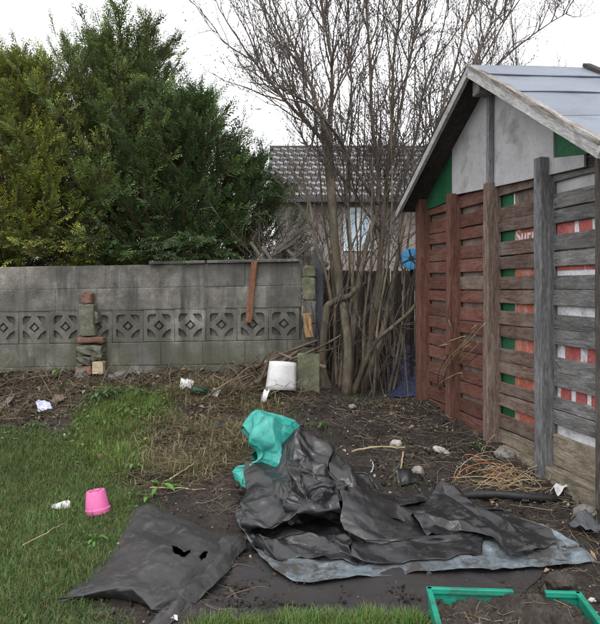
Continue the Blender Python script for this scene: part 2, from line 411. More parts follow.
def tarp_mat(name, cols, rough, dirtc, damt, fine=140, spec=.45):
    m, t, b = newmat(name, None, rough, spec)
    v = t.coord('Object'); n1 = t.noise(v, 3.2, 6, .62, .4); n2 = t.noise(v, fine, 3, .6)
    c = t.ramp(n1, [(.3, cols[0]), (.7, cols[1])])
    n3 = t.noise(v, 7.5, 8, .7, .5); n4 = t.noise(v, 38, 4, .7)
    d = t.ramp(t.math('ADD', t.math('MULTIPLY', n3, .72), t.math('MULTIPLY', n4, .28)), [(.62-damt*.25, (0,)*3), (.70-damt*.12, (1,)*3)])
    c = t.mix(d, c, dirtc); t.L.new(c, b.inputs['Base Color'])
    r = t.mix(d, (rough,)*3, (.9,)*3)
    r = t.mix(t.ramp(n1, [(.35, (0,)*3), (.7, (.35,)*3)]), r, (.8,)*3); t.L.new(r, b.inputs['Roughness'])
    n6 = t.noise(v, 24, 4, .6, .6); h = t.math('ADD', t.math('MULTIPLY', n3, .6), t.math('ADD', t.math('MULTIPLY', n2, .10), t.math('MULTIPLY', n6, .18)))
    def ridge(sc): return t.math('ABSOLUTE', t.math('SUBTRACT', t.noise(v, sc, 3, .5, .8), .5))
    h = t.math('ADD', h, t.math('ADD', t.math('MULTIPLY', ridge(8), 1.3), t.math('MULTIPLY', ridge(21), .5)))     # sharp little crinkles
    t.L.new(t.bump(h, .009, .5), b.inputs['Normal'])
    return m
M['tarp'] = tarp_mat('black_polythene', [(.009, .009, .010), (.018, .018, .019)], .25, (.050, .046, .043), .30, spec=.62)
M['membrane'] = tarp_mat('dusty_black_membrane', [(.022, .0215, .022), (.040, .039, .0395)], .42, (.072, .066, .062), .38, spec=.42)
M['flatmem'] = tarp_mat('muddy_black_membrane', [(.024, .0225, .0235), (.038, .035, .036)], .6, (.030, .024, .019), .5, spec=.3)
M['blue'] = tarp_mat('pale_blue_tarpaulin', [(.12, .165, .205), (.24, .295, .335)], .42, (.045, .042, .039), 1.15)

# garden wall blockwork: grey with dark run-down stains near the top and green algae low down
def wall_mat(name, base, algae=1.):
    m, t, b = newmat(name, None, .92, .2)
    w = t.coord('World'); n1 = t.noise(w, 2.6, 6, .62); n2 = t.noise(w, 85, 4, .7); n5 = t.noise(w, 14, 5, .65)
    c = t.ramp(n1, [(.32, tuple(q*.48 for q in base)), (.5, base), (.68, tuple(min(1, q*1.45) for q in base))])
    c = t.mix(1., c, t.ramp(n5, [(.3, (.68,)*3), (.7, (1.2,)*3)]), 'MULTIPLY')
    c = t.mix(1., c, t.ramp(n2, [(.3, (.72,)*3), (.7, (1.2,)*3)]), 'MULTIPLY')
    oi = t.n('ShaderNodeObjectInfo'); c = t.mix(1., c, t.ramp(oi.outputs['Random'], [(0, (.78,)*3), (1, (1.18,)*3)]), 'MULTIPLY')
    st = t.noise(t.coord('World', (6.5, 1, .7)), 1.0, 5, .65)     # run-down streaks
    c = t.mix(t.ramp(st, [(.48, (0,)*3), (.66, (.85,)*3)]), c, (.05, .05, .045))
    pt = t.noise(w, 1.1, 5, .6); c = t.mix(t.ramp(pt, [(.46, (0,)*3), (.62, (.7,)*3)]), c, (.075, .075, .07))
    sx = t.n('ShaderNodeSeparateXYZ'); t.L.new(t.coord('World'), sx.inputs[0])
    low = t.n('ShaderNodeMapRange'); t.L.new(sx.outputs[2], low.inputs[0]); low.inputs[1].default_value = 1.3; low.inputs[2].default_value = .6
    al = t.math('MULTIPLY', low.outputs[0], t.ramp(t.noise(w, 3.1, 5, .7), [(.33, (0,)*3), (.52, (algae,)*3)]))
    c = t.mix(t.math('MULTIPLY', al, .62), c, (.085, .092, .055))
    t.L.new(c, b.inputs['Base Color'])
    t.L.new(t.bump(t.math('ADD', n2, t.math('MULTIPLY', n5, 1.4)), .006, .7), b.inputs['Normal'])
    return m
M['block'] = wall_mat('stained_concrete_block', (.20, .188, .168))
M['mortar'] = wall_mat('old_mortar', (.185, .18, .172))

# ------------------------------------------------------------------ ground
xs = np.concatenate([-np.geomspace(400, 3.5, 22), np.arange(-3.4, 3.4, .0185), np.geomspace(3.5, 400, 22)])
ys = np.concatenate([[-60, -15, -3, 0, 1.0, 1.6], np.arange(1.9, 7.0, .0185), np.geomspace(7.06, 500, 36)])
gx, gy = np.meshgrid(xs, ys)
gz = Hd(gx, gy)
gm = newmesh('ground', np.stack([gx, gy, gz], -1), gridfaces(len(ys), len(xs)), True)
far = sst(9, 14, gy)+sst(5, 8, np.abs(gx))
ga = np.clip(grassmask(gx, gy)+far*.8, 0, 1)
setcol(gm, np.stack([ga, ga, ga], -1).reshape(-1, 3))
m, t, b = newmat('garden_soil_and_turf', None, .95, .2)
v = t.coord('World')
n1 = t.noise(v, 3.2, 6, .65); n2 = t.noise(v, 48, 5, .7); n3 = t.noise(v, 14, 5, .65)
soil = t.ramp(n1, [(.3, (.022, .018, .016)), (.52, (.041, .034, .030)), (.72, (.070, .059, .050))])
soil = t.mix(1., soil, t.ramp(n2, [(.28, (.55,)*3), (.72, (1.5,)*3)]), 'MULTIPLY')
soil = t.mix(t.ramp(n3, [(.56, (0,)*3), (.68, (.6,)*3)]), soil, (.10, .085, .065))
turf = t.ramp(n3, [(.3, (.03, .036, .015)), (.7, (.065, .08, .032))])
at = t.n('ShaderNodeVertexColor', layer_name='Col')
c = t.mix(at.outputs[0], soil, turf); t.L.new(c, b.inputs['Base Color'])
t.L.new(t.bump(t.math('ADD', n2, t.math('MULTIPLY', n3, .8)), .02, .8), b.inputs['Normal'])
tag(link('ground', gm, m), 'bare dark garden soil rising to the block wall, turf at left', None, None, 'structure')

# ------------------------------------------------------------------ garden wall
WY = 6.25
SH = .016
def wsh(x): return SH*(x+1.4)
wall = thing('garden_wall', 'stained grey concrete block wall with a row of pierced screen blocks', 'wall', (0, WY, 0))
ro = random.Random(3)
x0, x1 = -4.3, .02
BL = .405
def wall_block(xa, xb, za, zb, mat, name='block', d=.10, proud=0):
    xc = (xa+xb)/2; me = boxmesh(xb-xa, d, zb-za, bev=.005, seg=(3, 1, 1), jit=.0022, seed=ro.random())
    o = link(name, me, mat, wall, (xc, d/2-proud+ro.uniform(-.003, .003), (za+zb)/2+wsh(xc)), (0, -math.atan(SH), ro.uniform(-.002, .002)))
    return o
J = .007
for k, (za, zb) in enumerate([(1.345, 1.565), (1.135, 1.338), (.60, .815), (.36, .593)]):
    x = x0-(BL/2 if k % 2 else 0)+.13
    while x < x1-.05:
        xe = min(x+BL, x1)
        if xe-x > .1: wall_block(x+J/2, xe-J/2, za, zb, M['block'])
        x += BL
# mortar core, recessed behind the block faces
def core(name, za, zb, d0, d1, mat):
    n = 24; X = np.linspace(x0-.25, x1-.004, n); vs = []
    for xx in X: vs += [(xx, d0, za+wsh(xx)), (xx, d1, za+wsh(xx)), (xx, d1, zb+wsh(xx)), (xx, d0, zb+wsh(xx))]
    fs = []
    for i in range(n-1):
        a = i*4; c = a+4
        fs += [(a, c, c+3, a+3), (a+3, c+3, c+2, a+2), (a+2, c+2, c+1, a+1)]
    fs += [(0, 3, 2, 1), ((n-1)*4, (n-1)*4+1, (n-1)*4+2, (n-1)*4+3)]
    return obj(name, vs, fs, mat, wall)
core('mortar_joints', 1.13, 1.560, .0045, .098, M['mortar'])
core('mortar_joints', .1, .822, .0045, .098, M['mortar'])
core('backing_panel', .822, 1.13, .030, .097, M['mortar'])
# screen block mesh: a slab with four curved corner openings and a centre diamond, inset diamond stud
def screen_mesh(w, h, d):
    cu = bpy.data.curves.new('screen', 'CURVE'); cu.dimensions = '2D'; cu.fill_mode = 'BOTH'; cu.extrude = d/2-.002; cu.bevel_depth = .002; cu.bevel_resolution = 0; cu.offset = -.002
    def sp(pts):
        s = cu.splines.new('POLY'); s.points.add(len(pts)-1); s.use_cyclic_u = True
        for q, (a, b_) in zip(s.points, pts): q.co = (a, b_, 0, 1)
    sp([(-w/2, -h/2), (w/2, -h/2), (w/2, h/2), (-w/2, h/2)])
    e = .112; i = .026
    for sx in (-1, 1):
        for sz in (-1, 1):
            p = [(i, e), (e-.03, e), (e-.009, e-.009), (e, e-.03), (e, i)]
            p += [(e+(i-e)*q-.010*math.sin(math.pi*q), i+(e-i)*q-.010*math.sin(math.pi*q)) for q in (.25, .5, .75)]
            sp([(a*sx, b_*sz) for a, b_ in p])
    sp([(.052, 0), (0, .052), (-.052, 0), (0, -.052)])
    sp([(.029, 0), (0, .029), (-.029, 0), (0, -.029)])
    o = bpy.data.objects.new('tmp', cu); COL.objects.link(o)
    dg = bpy.context.evaluated_depsgraph_get(); me = bpy.data.meshes.new_from_object(o.evaluated_get(dg))
    bpy.data.objects.remove(o); me.name = 'screen_block'; me.materials.clear(); return me
SM = screen_mesh(.2975, .302, .034)
xk = -.155
while xk > x0:
    link('screen_block', SM, M['block'], wall, (xk, .017+ro.uniform(-.002, .002), .976+wsh(xk)+ro.uniform(-.002, .002)), (rad(90), ro.uniform(-.006, .006), 0))
    xk -= .300
# coping strips on the right half
xq = -1.45
for L in (.55, .48, .42):
    box('coping', (L-.012, .16, .03), (xq+L/2, .045, 1.565+.0175+wsh(xq+L/2)), M['block'], wall, (0, -math.atan(SH)+ro.uniform(-.006, .006), ro.uniform(-.01, .01)), bev=.006, seg=(4, 1, 1), jit=.003, seed=L)
    xq += L
# end pillar of the wall
pz = .30
for k, hh in enumerate((.24, .235, .22, .225, .225, .11)):
    box('end_block', (.125, .13, hh-.006), (.086+ro.uniform(-.005, .005), .055+ro.uniform(-.006, .006), pz+hh/2), M['moss'] if k in (0, 5, 4) else M['block'], wall, (0, ro.uniform(-.012, .012), ro.uniform(-.03, .03)), bev=.010, seg=(3, 1, 3), jit=.005, seed=k)
    pz += hh
# broken brick pier against the wall
pier = thing('brick_pier', 'broken stub of a mossy brick pier against the block wall', 'pier', P(93, 372, WY-.0))
def pb(name, sx, sz, dx, z, mat, sy=.11, rz=0, jit=.006, dy=0):
    box(name, (sx, sy, sz), (dx, -sy/2-.004+dy, z+sz/2), mat, pier, (0, ro.uniform(-.02, .02), rz), bev=.010, seg=(3, 1, 2), jit=jit, seed=dx+z)
pb('brick', .145, .085, -.055, -.01, M['brick'])
pb('brick', .10, .125, .075, -.01, M['cream'], dy=-.006)
pb('mortar_lump', .15, .08, -.06, .083, M['pierm'], .125, jit=.012)
pb('mortar_lump', .11, .075, .068, .122, M['pierm'], .12, jit=.012)
pb('mortar_lump', .24, .09, 0, .185, M['pierm'], .118, jit=.014)
pb('brick', .25, .06, .01, .285, M['brick'], .125)
pb('column', .145, .30, -.03, .352, M['pierm'], .10)
pb('mortar_lump', .05, .11, .055, .47, M['block'], .08, jit=.012)
pb('brick', .10, .105, -.035, .66, M['brick'], .09)
# batten hanging down the wall face
bp = P(249.5, 323, WY-.03)
bt = box('batten', (.058, .026, .60), (bp[0]+.02, bp[1]-.01, bp[2]+.30), M['redstick'], None, (rad(-2.5), rad(5.5), .1), bev=.006, seg=(1, 1, 5), jit=.004)
tag(bt, 'reddish brown wooden batten hanging down the face of the block wall', 'batten')
bp = P(307, 336, WY-.05)
bt = box('wood_offcut', (.075, .03, .23), (bp[0]+.01, bp[1]-.02, bp[2]+.1), M['orangewood'], None, (rad(-6), rad(-5), .2), bev=.006, seg=(1, 1, 4), jit=.006)
tag(bt, 'split orange wood offcut standing at the end of the block wall', 'wood')
bp = P(318.5, 340, WY+.12)
bt = box('fence_post', (.095, .07, 1.5), (bp[0], bp[1], .98), M['greypost'], None, None, bev=.005)
tag(bt, 'slate grey post in the gap between wall end and bare tree', 'post')

# ------------------------------------------------------------------ shed
A0 = np.array([1.394, 4.77])+.055*np.array([.977, .21])
adir = np.array([-.21, .977]); 
shed = thing('wooden_shed', 'weathered brown and grey slatted timber shed with blue grey felt roof', 'shed', (A0[0], A0[1], 0), (0, 0, math.atan2(adir[1], adir[0])))
rs = random.Random(11)
posts = [(1.31, .105, 'post_red', 2.16, .2), (.66, .075, 'post_red', 2.125, .15), (0.02, .075, 'post_mix', 2.115, .12), (-.655, .08, 'post_grey', 2.17, .08), (-1.262, .10, 'post_dark', 2.10, -.02)]
PD = .082
for s, w, mt, zt, zb in posts:
    me = boxmesh(w, PD+.03, zt-zb, bev=.005, seg=(1, 1, 8), jit=.0025, seed=s)
    link('post', me, M[mt], shed, (s, PD/2-.015, (zt+zb)/2), (rs.uniform(-.004, .004), rs.uniform(-.006, .006), 0))
gaps = [1.972, 1.713, 1.452, 1.206, .948, .690, .455]
gh = [.078, .072, .058, .056, .078, .062, .062]
bays = [(1.258, .70), (.62, .06), (-.02, -.612), (-.698, -1.235)]
for bi, (sa, sb) in enumerate(bays):
    L = sa-sb+.05; sc = (sa+sb)/2
    rows = []
    zt = 2.10
    for g, hgt in zip(gaps, gh):
        if bi < 2: hgt *= .74
        zb_ = g+hgt/2
        if zt-zb_ > .14: mid = (zt+zb_)/2+rs.uniform(-.008, .008); rows += [(mid+.0025, zt), (zb_, mid-.0025)]
        else: rows.append((zb_, zt))
        zt = g-hgt/2
    rows += [(.325, zt), (.215 if bi > 1 else .19, .319)] if bi != 3 else [(.225, zt)]
    for ri, (za, zb_) in enumerate(rows):
        if bi < 2: mt = 'wood_red' if not (bi == 1 and ri == 5) else 'wood_mix'
        elif bi == 2: mt = 'wood_mix' if ri < len(rows)-1 else 'wood_tan'
        else: mt = 'wood_grey' if ri < len(rows)-1 else 'wood_tan'
        if bi == 2 and ri == len(rows)-2: mt = 'wood_mix'
        dz = rs.uniform(-.004, .004)
        me = boxmesh(L, .022, zb_-za-.001, bev=.0035, seg=(6, 1, 1), jit=.0018, seed=ri*7+bi)
        bo_ = link('board', me, M[mt], shed, (sc, -.018+rs.uniform(-.004, .003), (za+zb_)/2+dz), (rs.uniform(-.03, .03), rs.uniform(-.006, .006)+(-.012 if bi == 0 else 0), 0))
NAIL = None
v_n = [(math.cos(q*1.0472)*.0032, -.001, math.sin(q*1.0472)*.0032) for q in range(6)]+[(math.cos(q*1.0472)*.0032, .002, math.sin(q*1.0472)*.0032) for q in range(6)]
NAIL = newmesh('nail', v_n, [tuple(range(6, 12)), *[(q, (q+1) % 6, (q+1) % 6+6, q+6) for q in range(6)]])
Mnail = newmat('rusty_nail', (.035, .022, .016), .8)[0]
for bo_ in [q for q in shed.children if q.name.startswith('board')]:
    hw = max(v.co.x for v in bo_.data.vertices)-.045
    for sg in (-1, 1):
        for dz_ in (-.022, .022): link('nail', NAIL, Mnail, bo_, (sg*hw+rs.uniform(-.008, .008), .011, dz_+rs.uniform(-.006, .006)))
# backing behind the gaps: thin sheets, one set per gap
BO = -.043
def sheet(name, sa, sb, za, zb, mat, o=BO, par=None, th=.008):
    return box(name, (abs(sa-sb), th, zb-za), ((sa+sb)/2, o, (za+zb)/2), M[mat], par or shed, None, bev=0)
for bi in (0, 1):
    sa, sb = bays[bi]; sheet('backing_panel', sa+.04, sb-.04, .2, 2.12, 'pinkply' if bi else 'wood_mix')
sa, sb = bays[2]
sheet('backing_panel', sa+.04, sa-.165, .2, 2.12, 'green')
sheet('backing_panel', sa-.165, sb-.04, 1.84, 2.12, 'pinkply')
sheet('backing_panel', sa-.165, sb-.04, .2, 1.84, 'orange')
sheet('backing_panel', sa-.158, sa-.170, 1.84, 2.12, 'whitepr', BO+.006, th=.004)
sa, sb = bays[3]
sheet('backing_panel', sa+.04, sb-.04, .26, 2.12, 'whitepr')
sheet('backing_panel', sa+.02, sb-.04, 1.84, 2.12, 'ply', BO+.008)
def stripes(z, h, segs):
    for a, b_, sl in segs:
        z0, z1 = z-h/2, z+h/2
        vs = [(sa-a, BO+.0065, z0), (sa-b_, BO+.0065, z0), (sa-b_-sl, BO+.0065, z1), (sa-a-sl, BO+.0065, z1),
              (sa-a, BO+.003, z0), (sa-b_, BO+.003, z0), (sa-b_-sl, BO+.003, z1), (sa-a-sl, BO+.003, z1)]
        obj('printed_stripe', vs, [(0, 1, 2, 3), (7, 6, 5, 4), (0, 4, 5, 1), (1, 5, 6, 2), (2, 6, 7, 3), (3, 7, 4, 0)], M['redpr'], shed)
stripes(1.713, .10, [(-.02, .165, 0), (.215, .335, -.008), (.40, .52, 0)])
stripes(1.475, .045, [(-.02, .26, 0), (.27, .52, 0)])
stripes(.948, .11, [(.075, .225, -.004), (.285, .38, .01), (.42, .52, 0)])
stripes(.690, .09, [(.03, .135, 0), (.18, .285, 0), (.325, .42, 0), (.46, .52, 0)])
# lettering on the orange print (partly hidden by boards) and marks on the white print
def letters(txt, size, s, z, mat, o, rz=0, font_shear=0):
    cu = bpy.data.curves.new('lettering', 'FONT'); cu.body = txt; cu.size = size; cu.extrude = .001; cu.shear = font_shear; cu.offset = .002
    ob = bpy.data.objects.new('tmp', cu); COL.objects.link(ob)
    me = bpy.data.meshes.new_from_object(ob.evaluated_get(bpy.context.evaluated_depsgraph_get())); bpy.data.objects.remove(ob)
    me.materials.clear(); me.name = 'lettering'
    return link('lettering', me, M[mat], shed, (s, o, z), (rad(90), rz, rad(180)))
letters('Surr', .145, -.20, 1.655, 'whitepr', BO+.006)
# gable: grey plywood sheet, green corner boards, batten, ridge beam
AP, EZ, EHS = 2.935, 2.085, 1.41       # apex and eave heights of the roof underside, half span
sl = (AP-EZ)/EHS
def zr(s): return AP-sl*abs(s)
def prism(name, pts, o0, o1, mat, par=shed):
    n = len(pts); vs = [(s, o1, z) for s, z in pts]+[(s, o0, z) for s, z in pts]
    fs = [tuple(range(n)), tuple(range(2*n-1, n-1, -1))]+[(i, i+n, (i+1) % n+n, (i+1) % n) for i in range(n)]
    o = obj(name, vs, fs, M[mat], par); bm = bmesh.new(); bm.from_mesh(o.data); bmesh.ops.recalc_face_normals(bm, faces=bm.faces); bm.to_mesh(o.data); bm.free(); return o
sL, sR = .70, -.74
prism('gable_panel', [(sL, 2.12), (sL, zr(sL)), (0, zr(0)), (sR, zr(sR)), (sR, 2.155), (sR-.30, 2.115), (sR-.30, 2.045), (sR, 2.055), (0, 2.085)], .008, .024, 'ply')
prism('gable_corner_board', [(sL+.004, 2.085), (EHS-.06, 2.06), (EHS-.06, zr(EHS-.06)), (sL+.004, zr(sL+.004))], -.012, .012, 'green')
prism('gable_corner_board', [(sR-.004, 2.158), (sR-.004, zr(sR-.004)), (-EHS+.15, zr(EHS-.15)), (sR-.30, 2.118)], -.012, .010, 'green')
prism('gable_top_rail', [(sR-.26, 2.04), (-EHS+.06, 2.04), (-EHS+.06, zr(EHS-.06)-.02), (sR-.26, zr(EHS-.06)-.02)], -.02, .0, 'dark_wood')
box('gable_batten', (.042, .045, .74), (.012, .047, 2.485), M['post_grey'], shed, (0, rad(-.6), 0), bev=.004, seg=(1, 1, 4), jit=.002)
box('ridge_beam', (.10, .27, .115), (.01, .03, AP-.125), M['edge'], shed, None, bev=.006)
# roof
RL = 2.3                                  # roof depth inward (local -Y); the ridge is skewed to the gable, as the photo's roofline runs
OV = .235
SKEW = math.tan(rad(7.0))
def rp(side, d, inn, h=0.):               # d down the slope from ridge, inn inward from verge, h above deck underside
    ca, sa_ = 1/math.hypot(1, sl), sl/math.hypot(1, sl)
    s = d*ca+h*sa_; z = AP-d*sa_+h*ca
    return (side*s-inn*SKEW*.9, OV-inn, z+inn*.012)
SLP = EHS*math.hypot(1, sl)+.05
def slab(name, side, d0, d1, i0, i1, h0, h1, mat, nd=2, ni=2, wob=0, seed=0):
    vs = []
    for h in (h0, h1):
        for a in np.linspace(d0, d1, nd):
            for q in np.linspace(i0, i1, ni):
                ww = wob*float(fbm(a*3+seed, q*2.5, seed*1.7, 3)) if h == h1 else 0
                aw = a+(.016*float(fbm(q*2.2+seed*3, seed*1.9, 2., 3)) if name == 'roof_felt' and a == d1 and d1 < SLP else 0)
                vs.append(rp(side, aw, q, h+ww))
    K = nd*ni; fs = []
    for i in range(nd-1):
        for j in range(ni-1):
            a = i*ni+j; fs.append((a, a+1, a+ni+1, a+ni)); a += K; fs.append((a, a+ni, a+ni+1, a+1))
    bd = [j for j in range(ni)]+[i*ni+ni-1 for i in range(1, nd)]+[(nd-1)*ni+j for j in range(ni-2, -1, -1)]+[i*ni for i in range(nd-2, 0, -1)]
    for i in range(len(bd)):
        a, c_ = bd[i], bd[(i+1) % len(bd)]; fs.append((a, a+K, c_+K, c_))
    o = obj(name, vs, fs, M[mat], shed); bm = bmesh.new(); bm.from_mesh(o.data); bmesh.ops.recalc_face_normals(bm, faces=bm.faces); bm.to_mesh(o.data); bm.free(); return o
for side in (1, -1):
    slab('roof_deck', side, .0, SLP, .03, RL, .0, .02, 'dark_wood')
    seams = [0, .27, .68, 1.18, SLP+.012]
    for k in range(4):
        slab('roof_felt', side, seams[k]-(0 if k == 0 else .0), seams[k+1]+.035*(k < 3), .02, RL, .0205+.004*(3-k), .0235+.0045*(3-k), 'felt', 12, 30, .014, k+side*5+9)
    def orient(o, side=side):      # object axes along the slope, so the grain runs along the board
        d = (Vector(rp(side, 1, 0))-Vector(rp(side, 0, 0))).normalized(); y = Vector((0, 1, 0)); z = d.cross(y).normalized(); y = z.cross(d)
        m4 = Matrix((d, y, z)).transposed().to_4x4(); m4.translation = Vector(rp(side, .5, 0)); o.data.transform(m4.inverted()); o.matrix_local = m4
    orient(slab('barge_board', side, .005, SLP+.02, -.004, .024, -.045 if side > 0 else -.050, .012, 'barge', 16, 2, 0))
    if side < 0: orient(slab('verge_timber', side, .01, SLP+.0, -.010, .034, .0135, .038, 'edge', 24, 2, .010, 3))
    else: orient(slab('verge_timber', side, .01, SLP+.0, -.008, .03, .0135, .028, 'dark_wood', 12, 2, .004, 4))
for dd in (.12,):
    slab('roof_batten', -1, .0, .75, .86, .915, .0375, .062, 'dark_wood', 12, 2, .004, 9)
# side walls and rear so that the shed is a closed volume
for s in (1.335, -1.335):
    box('side_wall', (.03, RL-OV-.12, 1.95), (s-.10*0, -(RL-OV)/2, 1.10), M['wood_red'] if s > 0 else M['wood_grey'], shed, None, bev=0)
box('rear_wall', (2.6, .03, 1.95), (0, -(RL-OV)+.1, 1.10), M['wood_red'], shed, None, bev=0)
# sill timber at the foot
box('sill_timber', (1.16, .08, .17), (-.68, .008, .135), M['wood_tan'], shed, (0, rad(1), 0), bev=.008, seg=(6, 1, 1), jit=.005)

# ------------------------------------------------------------------ fence behind the bare tree
fence = thing('board_fence', 'dark timber board fence behind the bare multi-stemmed tree', 'fence', (.3, 7.25, 0))
x = -.12
while x < 1.95:
    w = rs.uniform(.125, .15); hh = 1.24+rs.uniform(-.02, .02)
    me = boxmesh(w-.008, .018, hh, bev=.003, seg=(1, 1, 3), jit=.003, seed=x); link('board', me, M['fence'], fence, (x+w/2, rs.uniform(-.006, .006), .30+hh/2), (0, rs.uniform(-.01, .01), 0)); x += w
box('rail', (2.2, .04, .07), (.9, .035, 1.35), M['fence'], fence); box('rail', (2.2, .04, .07), (.9, .035, .6), M['fence'], fence)
# broken lattice trellis above the wall end
tre = thing('trellis', 'broken grey lattice trellis slumped behind the wall end', 'trellis', (-.12, 6.5, 1.45), (rad(-14), rad(-4), rad(8)))
M['lattice'] = wood('grey_lattice_slat', [(.06, .052, .045), (.12, .105, .09), (.18, .16, .14)])
for k, (L_, dz_, an_) in enumerate(((.34, .07, -27), (.52, .17, -33), (.30, .30, -30), (.40, .40, -36), (.22, .05, -40))):
    box('slat', (L_, .012, .036), (-.06+.05*k+rs.uniform(-.06, .06), rs.uniform(-.02, .0), dz_), M['lattice'], tre, (rs.uniform(-.1, .1), rad(an_+rs.uniform(-6, 6)), rs.uniform(-.1, .1)), bev=.002)
for k in range(5):
    box('slat', (rs.uniform(.22, .5), .012, .034), (-.26+.12*k, .016, .17+rs.uniform(-.09, .09)), M['lattice'], tre, (rs.uniform(-.1, .1), rad(50+rs.uniform(-18, 18)), rs.uniform(-.1, .1)), bev=.002)

# ------------------------------------------------------------------ far house
hx, hy = .0, 19.0
house = thing('bungalow', 'brick bungalow with pale tiled roof seen through the bare tree', 'house', (hx, hy, 0))
hz = lambda v, Y: EYE-(v-CY)/F*Y
EV, RG, RD = hz(199, hy), hz(149, hy+2.6), 2.6
HX0, HX1 = -1.0, 9.5
box('wall', (HX1-HX0-.5, 4.6, EV-.1), ((HX0+HX1)/2, 2.75, EV/2), None or gradm('far_brickwork', [(.20, .165, .15), (.27, .235, .215), (.33, .295, .275)], scale=3, fine=30, bump=.01, varn=0), house, None, bev=0)
# roof deck + tile courses (each tile a few pixels: one joined part)
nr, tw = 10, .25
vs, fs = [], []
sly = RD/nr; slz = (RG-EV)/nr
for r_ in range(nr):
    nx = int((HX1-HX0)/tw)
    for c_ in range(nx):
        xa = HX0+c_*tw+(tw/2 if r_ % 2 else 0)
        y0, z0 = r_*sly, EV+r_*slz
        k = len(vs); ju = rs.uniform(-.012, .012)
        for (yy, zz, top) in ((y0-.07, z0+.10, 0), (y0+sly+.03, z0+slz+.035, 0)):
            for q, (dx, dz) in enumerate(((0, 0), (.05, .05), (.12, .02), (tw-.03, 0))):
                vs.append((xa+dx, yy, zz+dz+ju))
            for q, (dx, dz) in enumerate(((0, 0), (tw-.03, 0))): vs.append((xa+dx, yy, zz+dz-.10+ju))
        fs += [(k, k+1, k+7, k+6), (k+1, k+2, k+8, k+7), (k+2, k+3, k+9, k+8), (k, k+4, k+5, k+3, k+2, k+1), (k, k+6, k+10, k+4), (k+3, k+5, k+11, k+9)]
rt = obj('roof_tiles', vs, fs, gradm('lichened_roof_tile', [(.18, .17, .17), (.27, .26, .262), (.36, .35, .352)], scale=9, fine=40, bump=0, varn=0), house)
rt['kind'] = 'stuff'
rt.data.materials.append(newmat('shade_painted_tile_edge', (.10, .093, .092), .9)[0])  # shadow lines between courses, put into the colour of butt and side faces
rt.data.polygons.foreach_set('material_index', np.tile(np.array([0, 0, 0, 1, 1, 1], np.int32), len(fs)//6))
roofd = [(HX0, 0, EV-.04), (HX1, 0, EV-.04), (HX1, RD, RG-.04), (HX0, RD, RG-.04), (HX1, 2*RD, EV-.04), (HX0, 2*RD, EV-.04)]
obj('roof', roofd, [(0, 1, 2, 3), (3, 2, 4, 5), (0, 3, 5), (1, 4, 2)], gradm('roof_underlay', [(.04, .038, .04), (.06, .055, .06)], scale=5, bump=0, varn=0), house)
Mw = newmat('white_upvc', (.72, .74, .76), .4)[0]; Mgut = newmat('dark_gutter', (.06, .06, .065), .5)[0]
box('gutter', (HX1-HX0, .12, .10), ((HX0+HX1)/2, -.05, EV-.05), Mgut, house)
Mpane = newmat('window_glass', (.42, .52, .60), .12, .6)[0]
for wx, ww in ((1.72, .85), (5.2, 1.4)):
    w_ = box('window', (ww, .08, 1.3), (wx, .44, EV-.85), Mw, house)
    for d in (-1, 1):
        box('pane', (ww/2-.09, .03, 1.14), (d*ww/4, -.03, 0), Mpane, w_)
box('ridge_tile', (HX1-HX0, .22, .12), ((HX0+HX1)/2, RD, RG+.03), Mgut, house)

# ------------------------------------------------------------------ conifers behind the wall
def frond_template():
    V, Fc, T = [], [], []
    def quad(a, mid1, tip, mid2, ts):
        k = len(V); V.extend([a, mid1, tip, mid2]); T.extend(ts); Fc.append((k, k+1, k+2, k+3))
    dz = lambda y: -.16*y*y
    quad((0, 0, 0), (.012, .5, dz(.5)), (0, 1, dz(1)), (-.012, .5, dz(.5)), (0, .5, 1, .5))
    n = 4
    for i in range(n):
        y = .06+.78*i/(n-1)
        for sd in (-1, 1):
            yy = y+(.07 if sd > 0 else 0)
            L = (.40*(1-yy)**.8+.13)*(1 if (i+(sd > 0)) % 2 else .78); an = rad(27 if sd > 0 else 33)
            dx, dy = math.sin(an)*L*sd, math.cos(an)*L
            w = .042
            px, py = -math.cos(an)*w*sd, math.sin(an)*w
            mx_, my_ = dx*.5, yy+dy*.5; lift = .05 if i % 2 else -.06
            quad((0, yy, dz(yy)), (mx_+px, my_+py, dz(my_)+lift*.5), (dx, yy+dy, dz(yy+dy)+lift), (mx_-px, my_-py, dz(my_)+lift*.5), (yy*.6, yy*.7+.2, min(1, yy+.35), yy*.7+.2))
    return np.array(V), np.array(Fc), np.array(T)
FV, FF, FT = frond_template()
def fronds(pos, d, up, ln, colb, colt):
    n = len(pos); y = d/np.linalg.norm(d, axis=1, keepdims=True)
    x = np.cross(y, up); x /= np.linalg.norm(x, axis=1, keepdims=True)+1e-9; z = np.cross(x, y)
    B = np.stack([x, y, z], 1)*ln[:, None, None]
    v = np.einsum('kq,nqc->nkc', FV, B)+pos[:, None]
    f = (np.arange(n)[:, None, None]*len(FV)+FF[None]).reshape(-1, 4)
    c = colb[:, None]*(1-FT[None, :, None])+colt[:, None]*FT[None, :, None]
    return v.reshape(-1, 3), f, c.reshape(-1, 3)
Mctrunk = gradm('conifer_bark', [(.05, .032, .022), (.09, .06, .042)], scale=12, fine=60, bump=.006, varn=0)
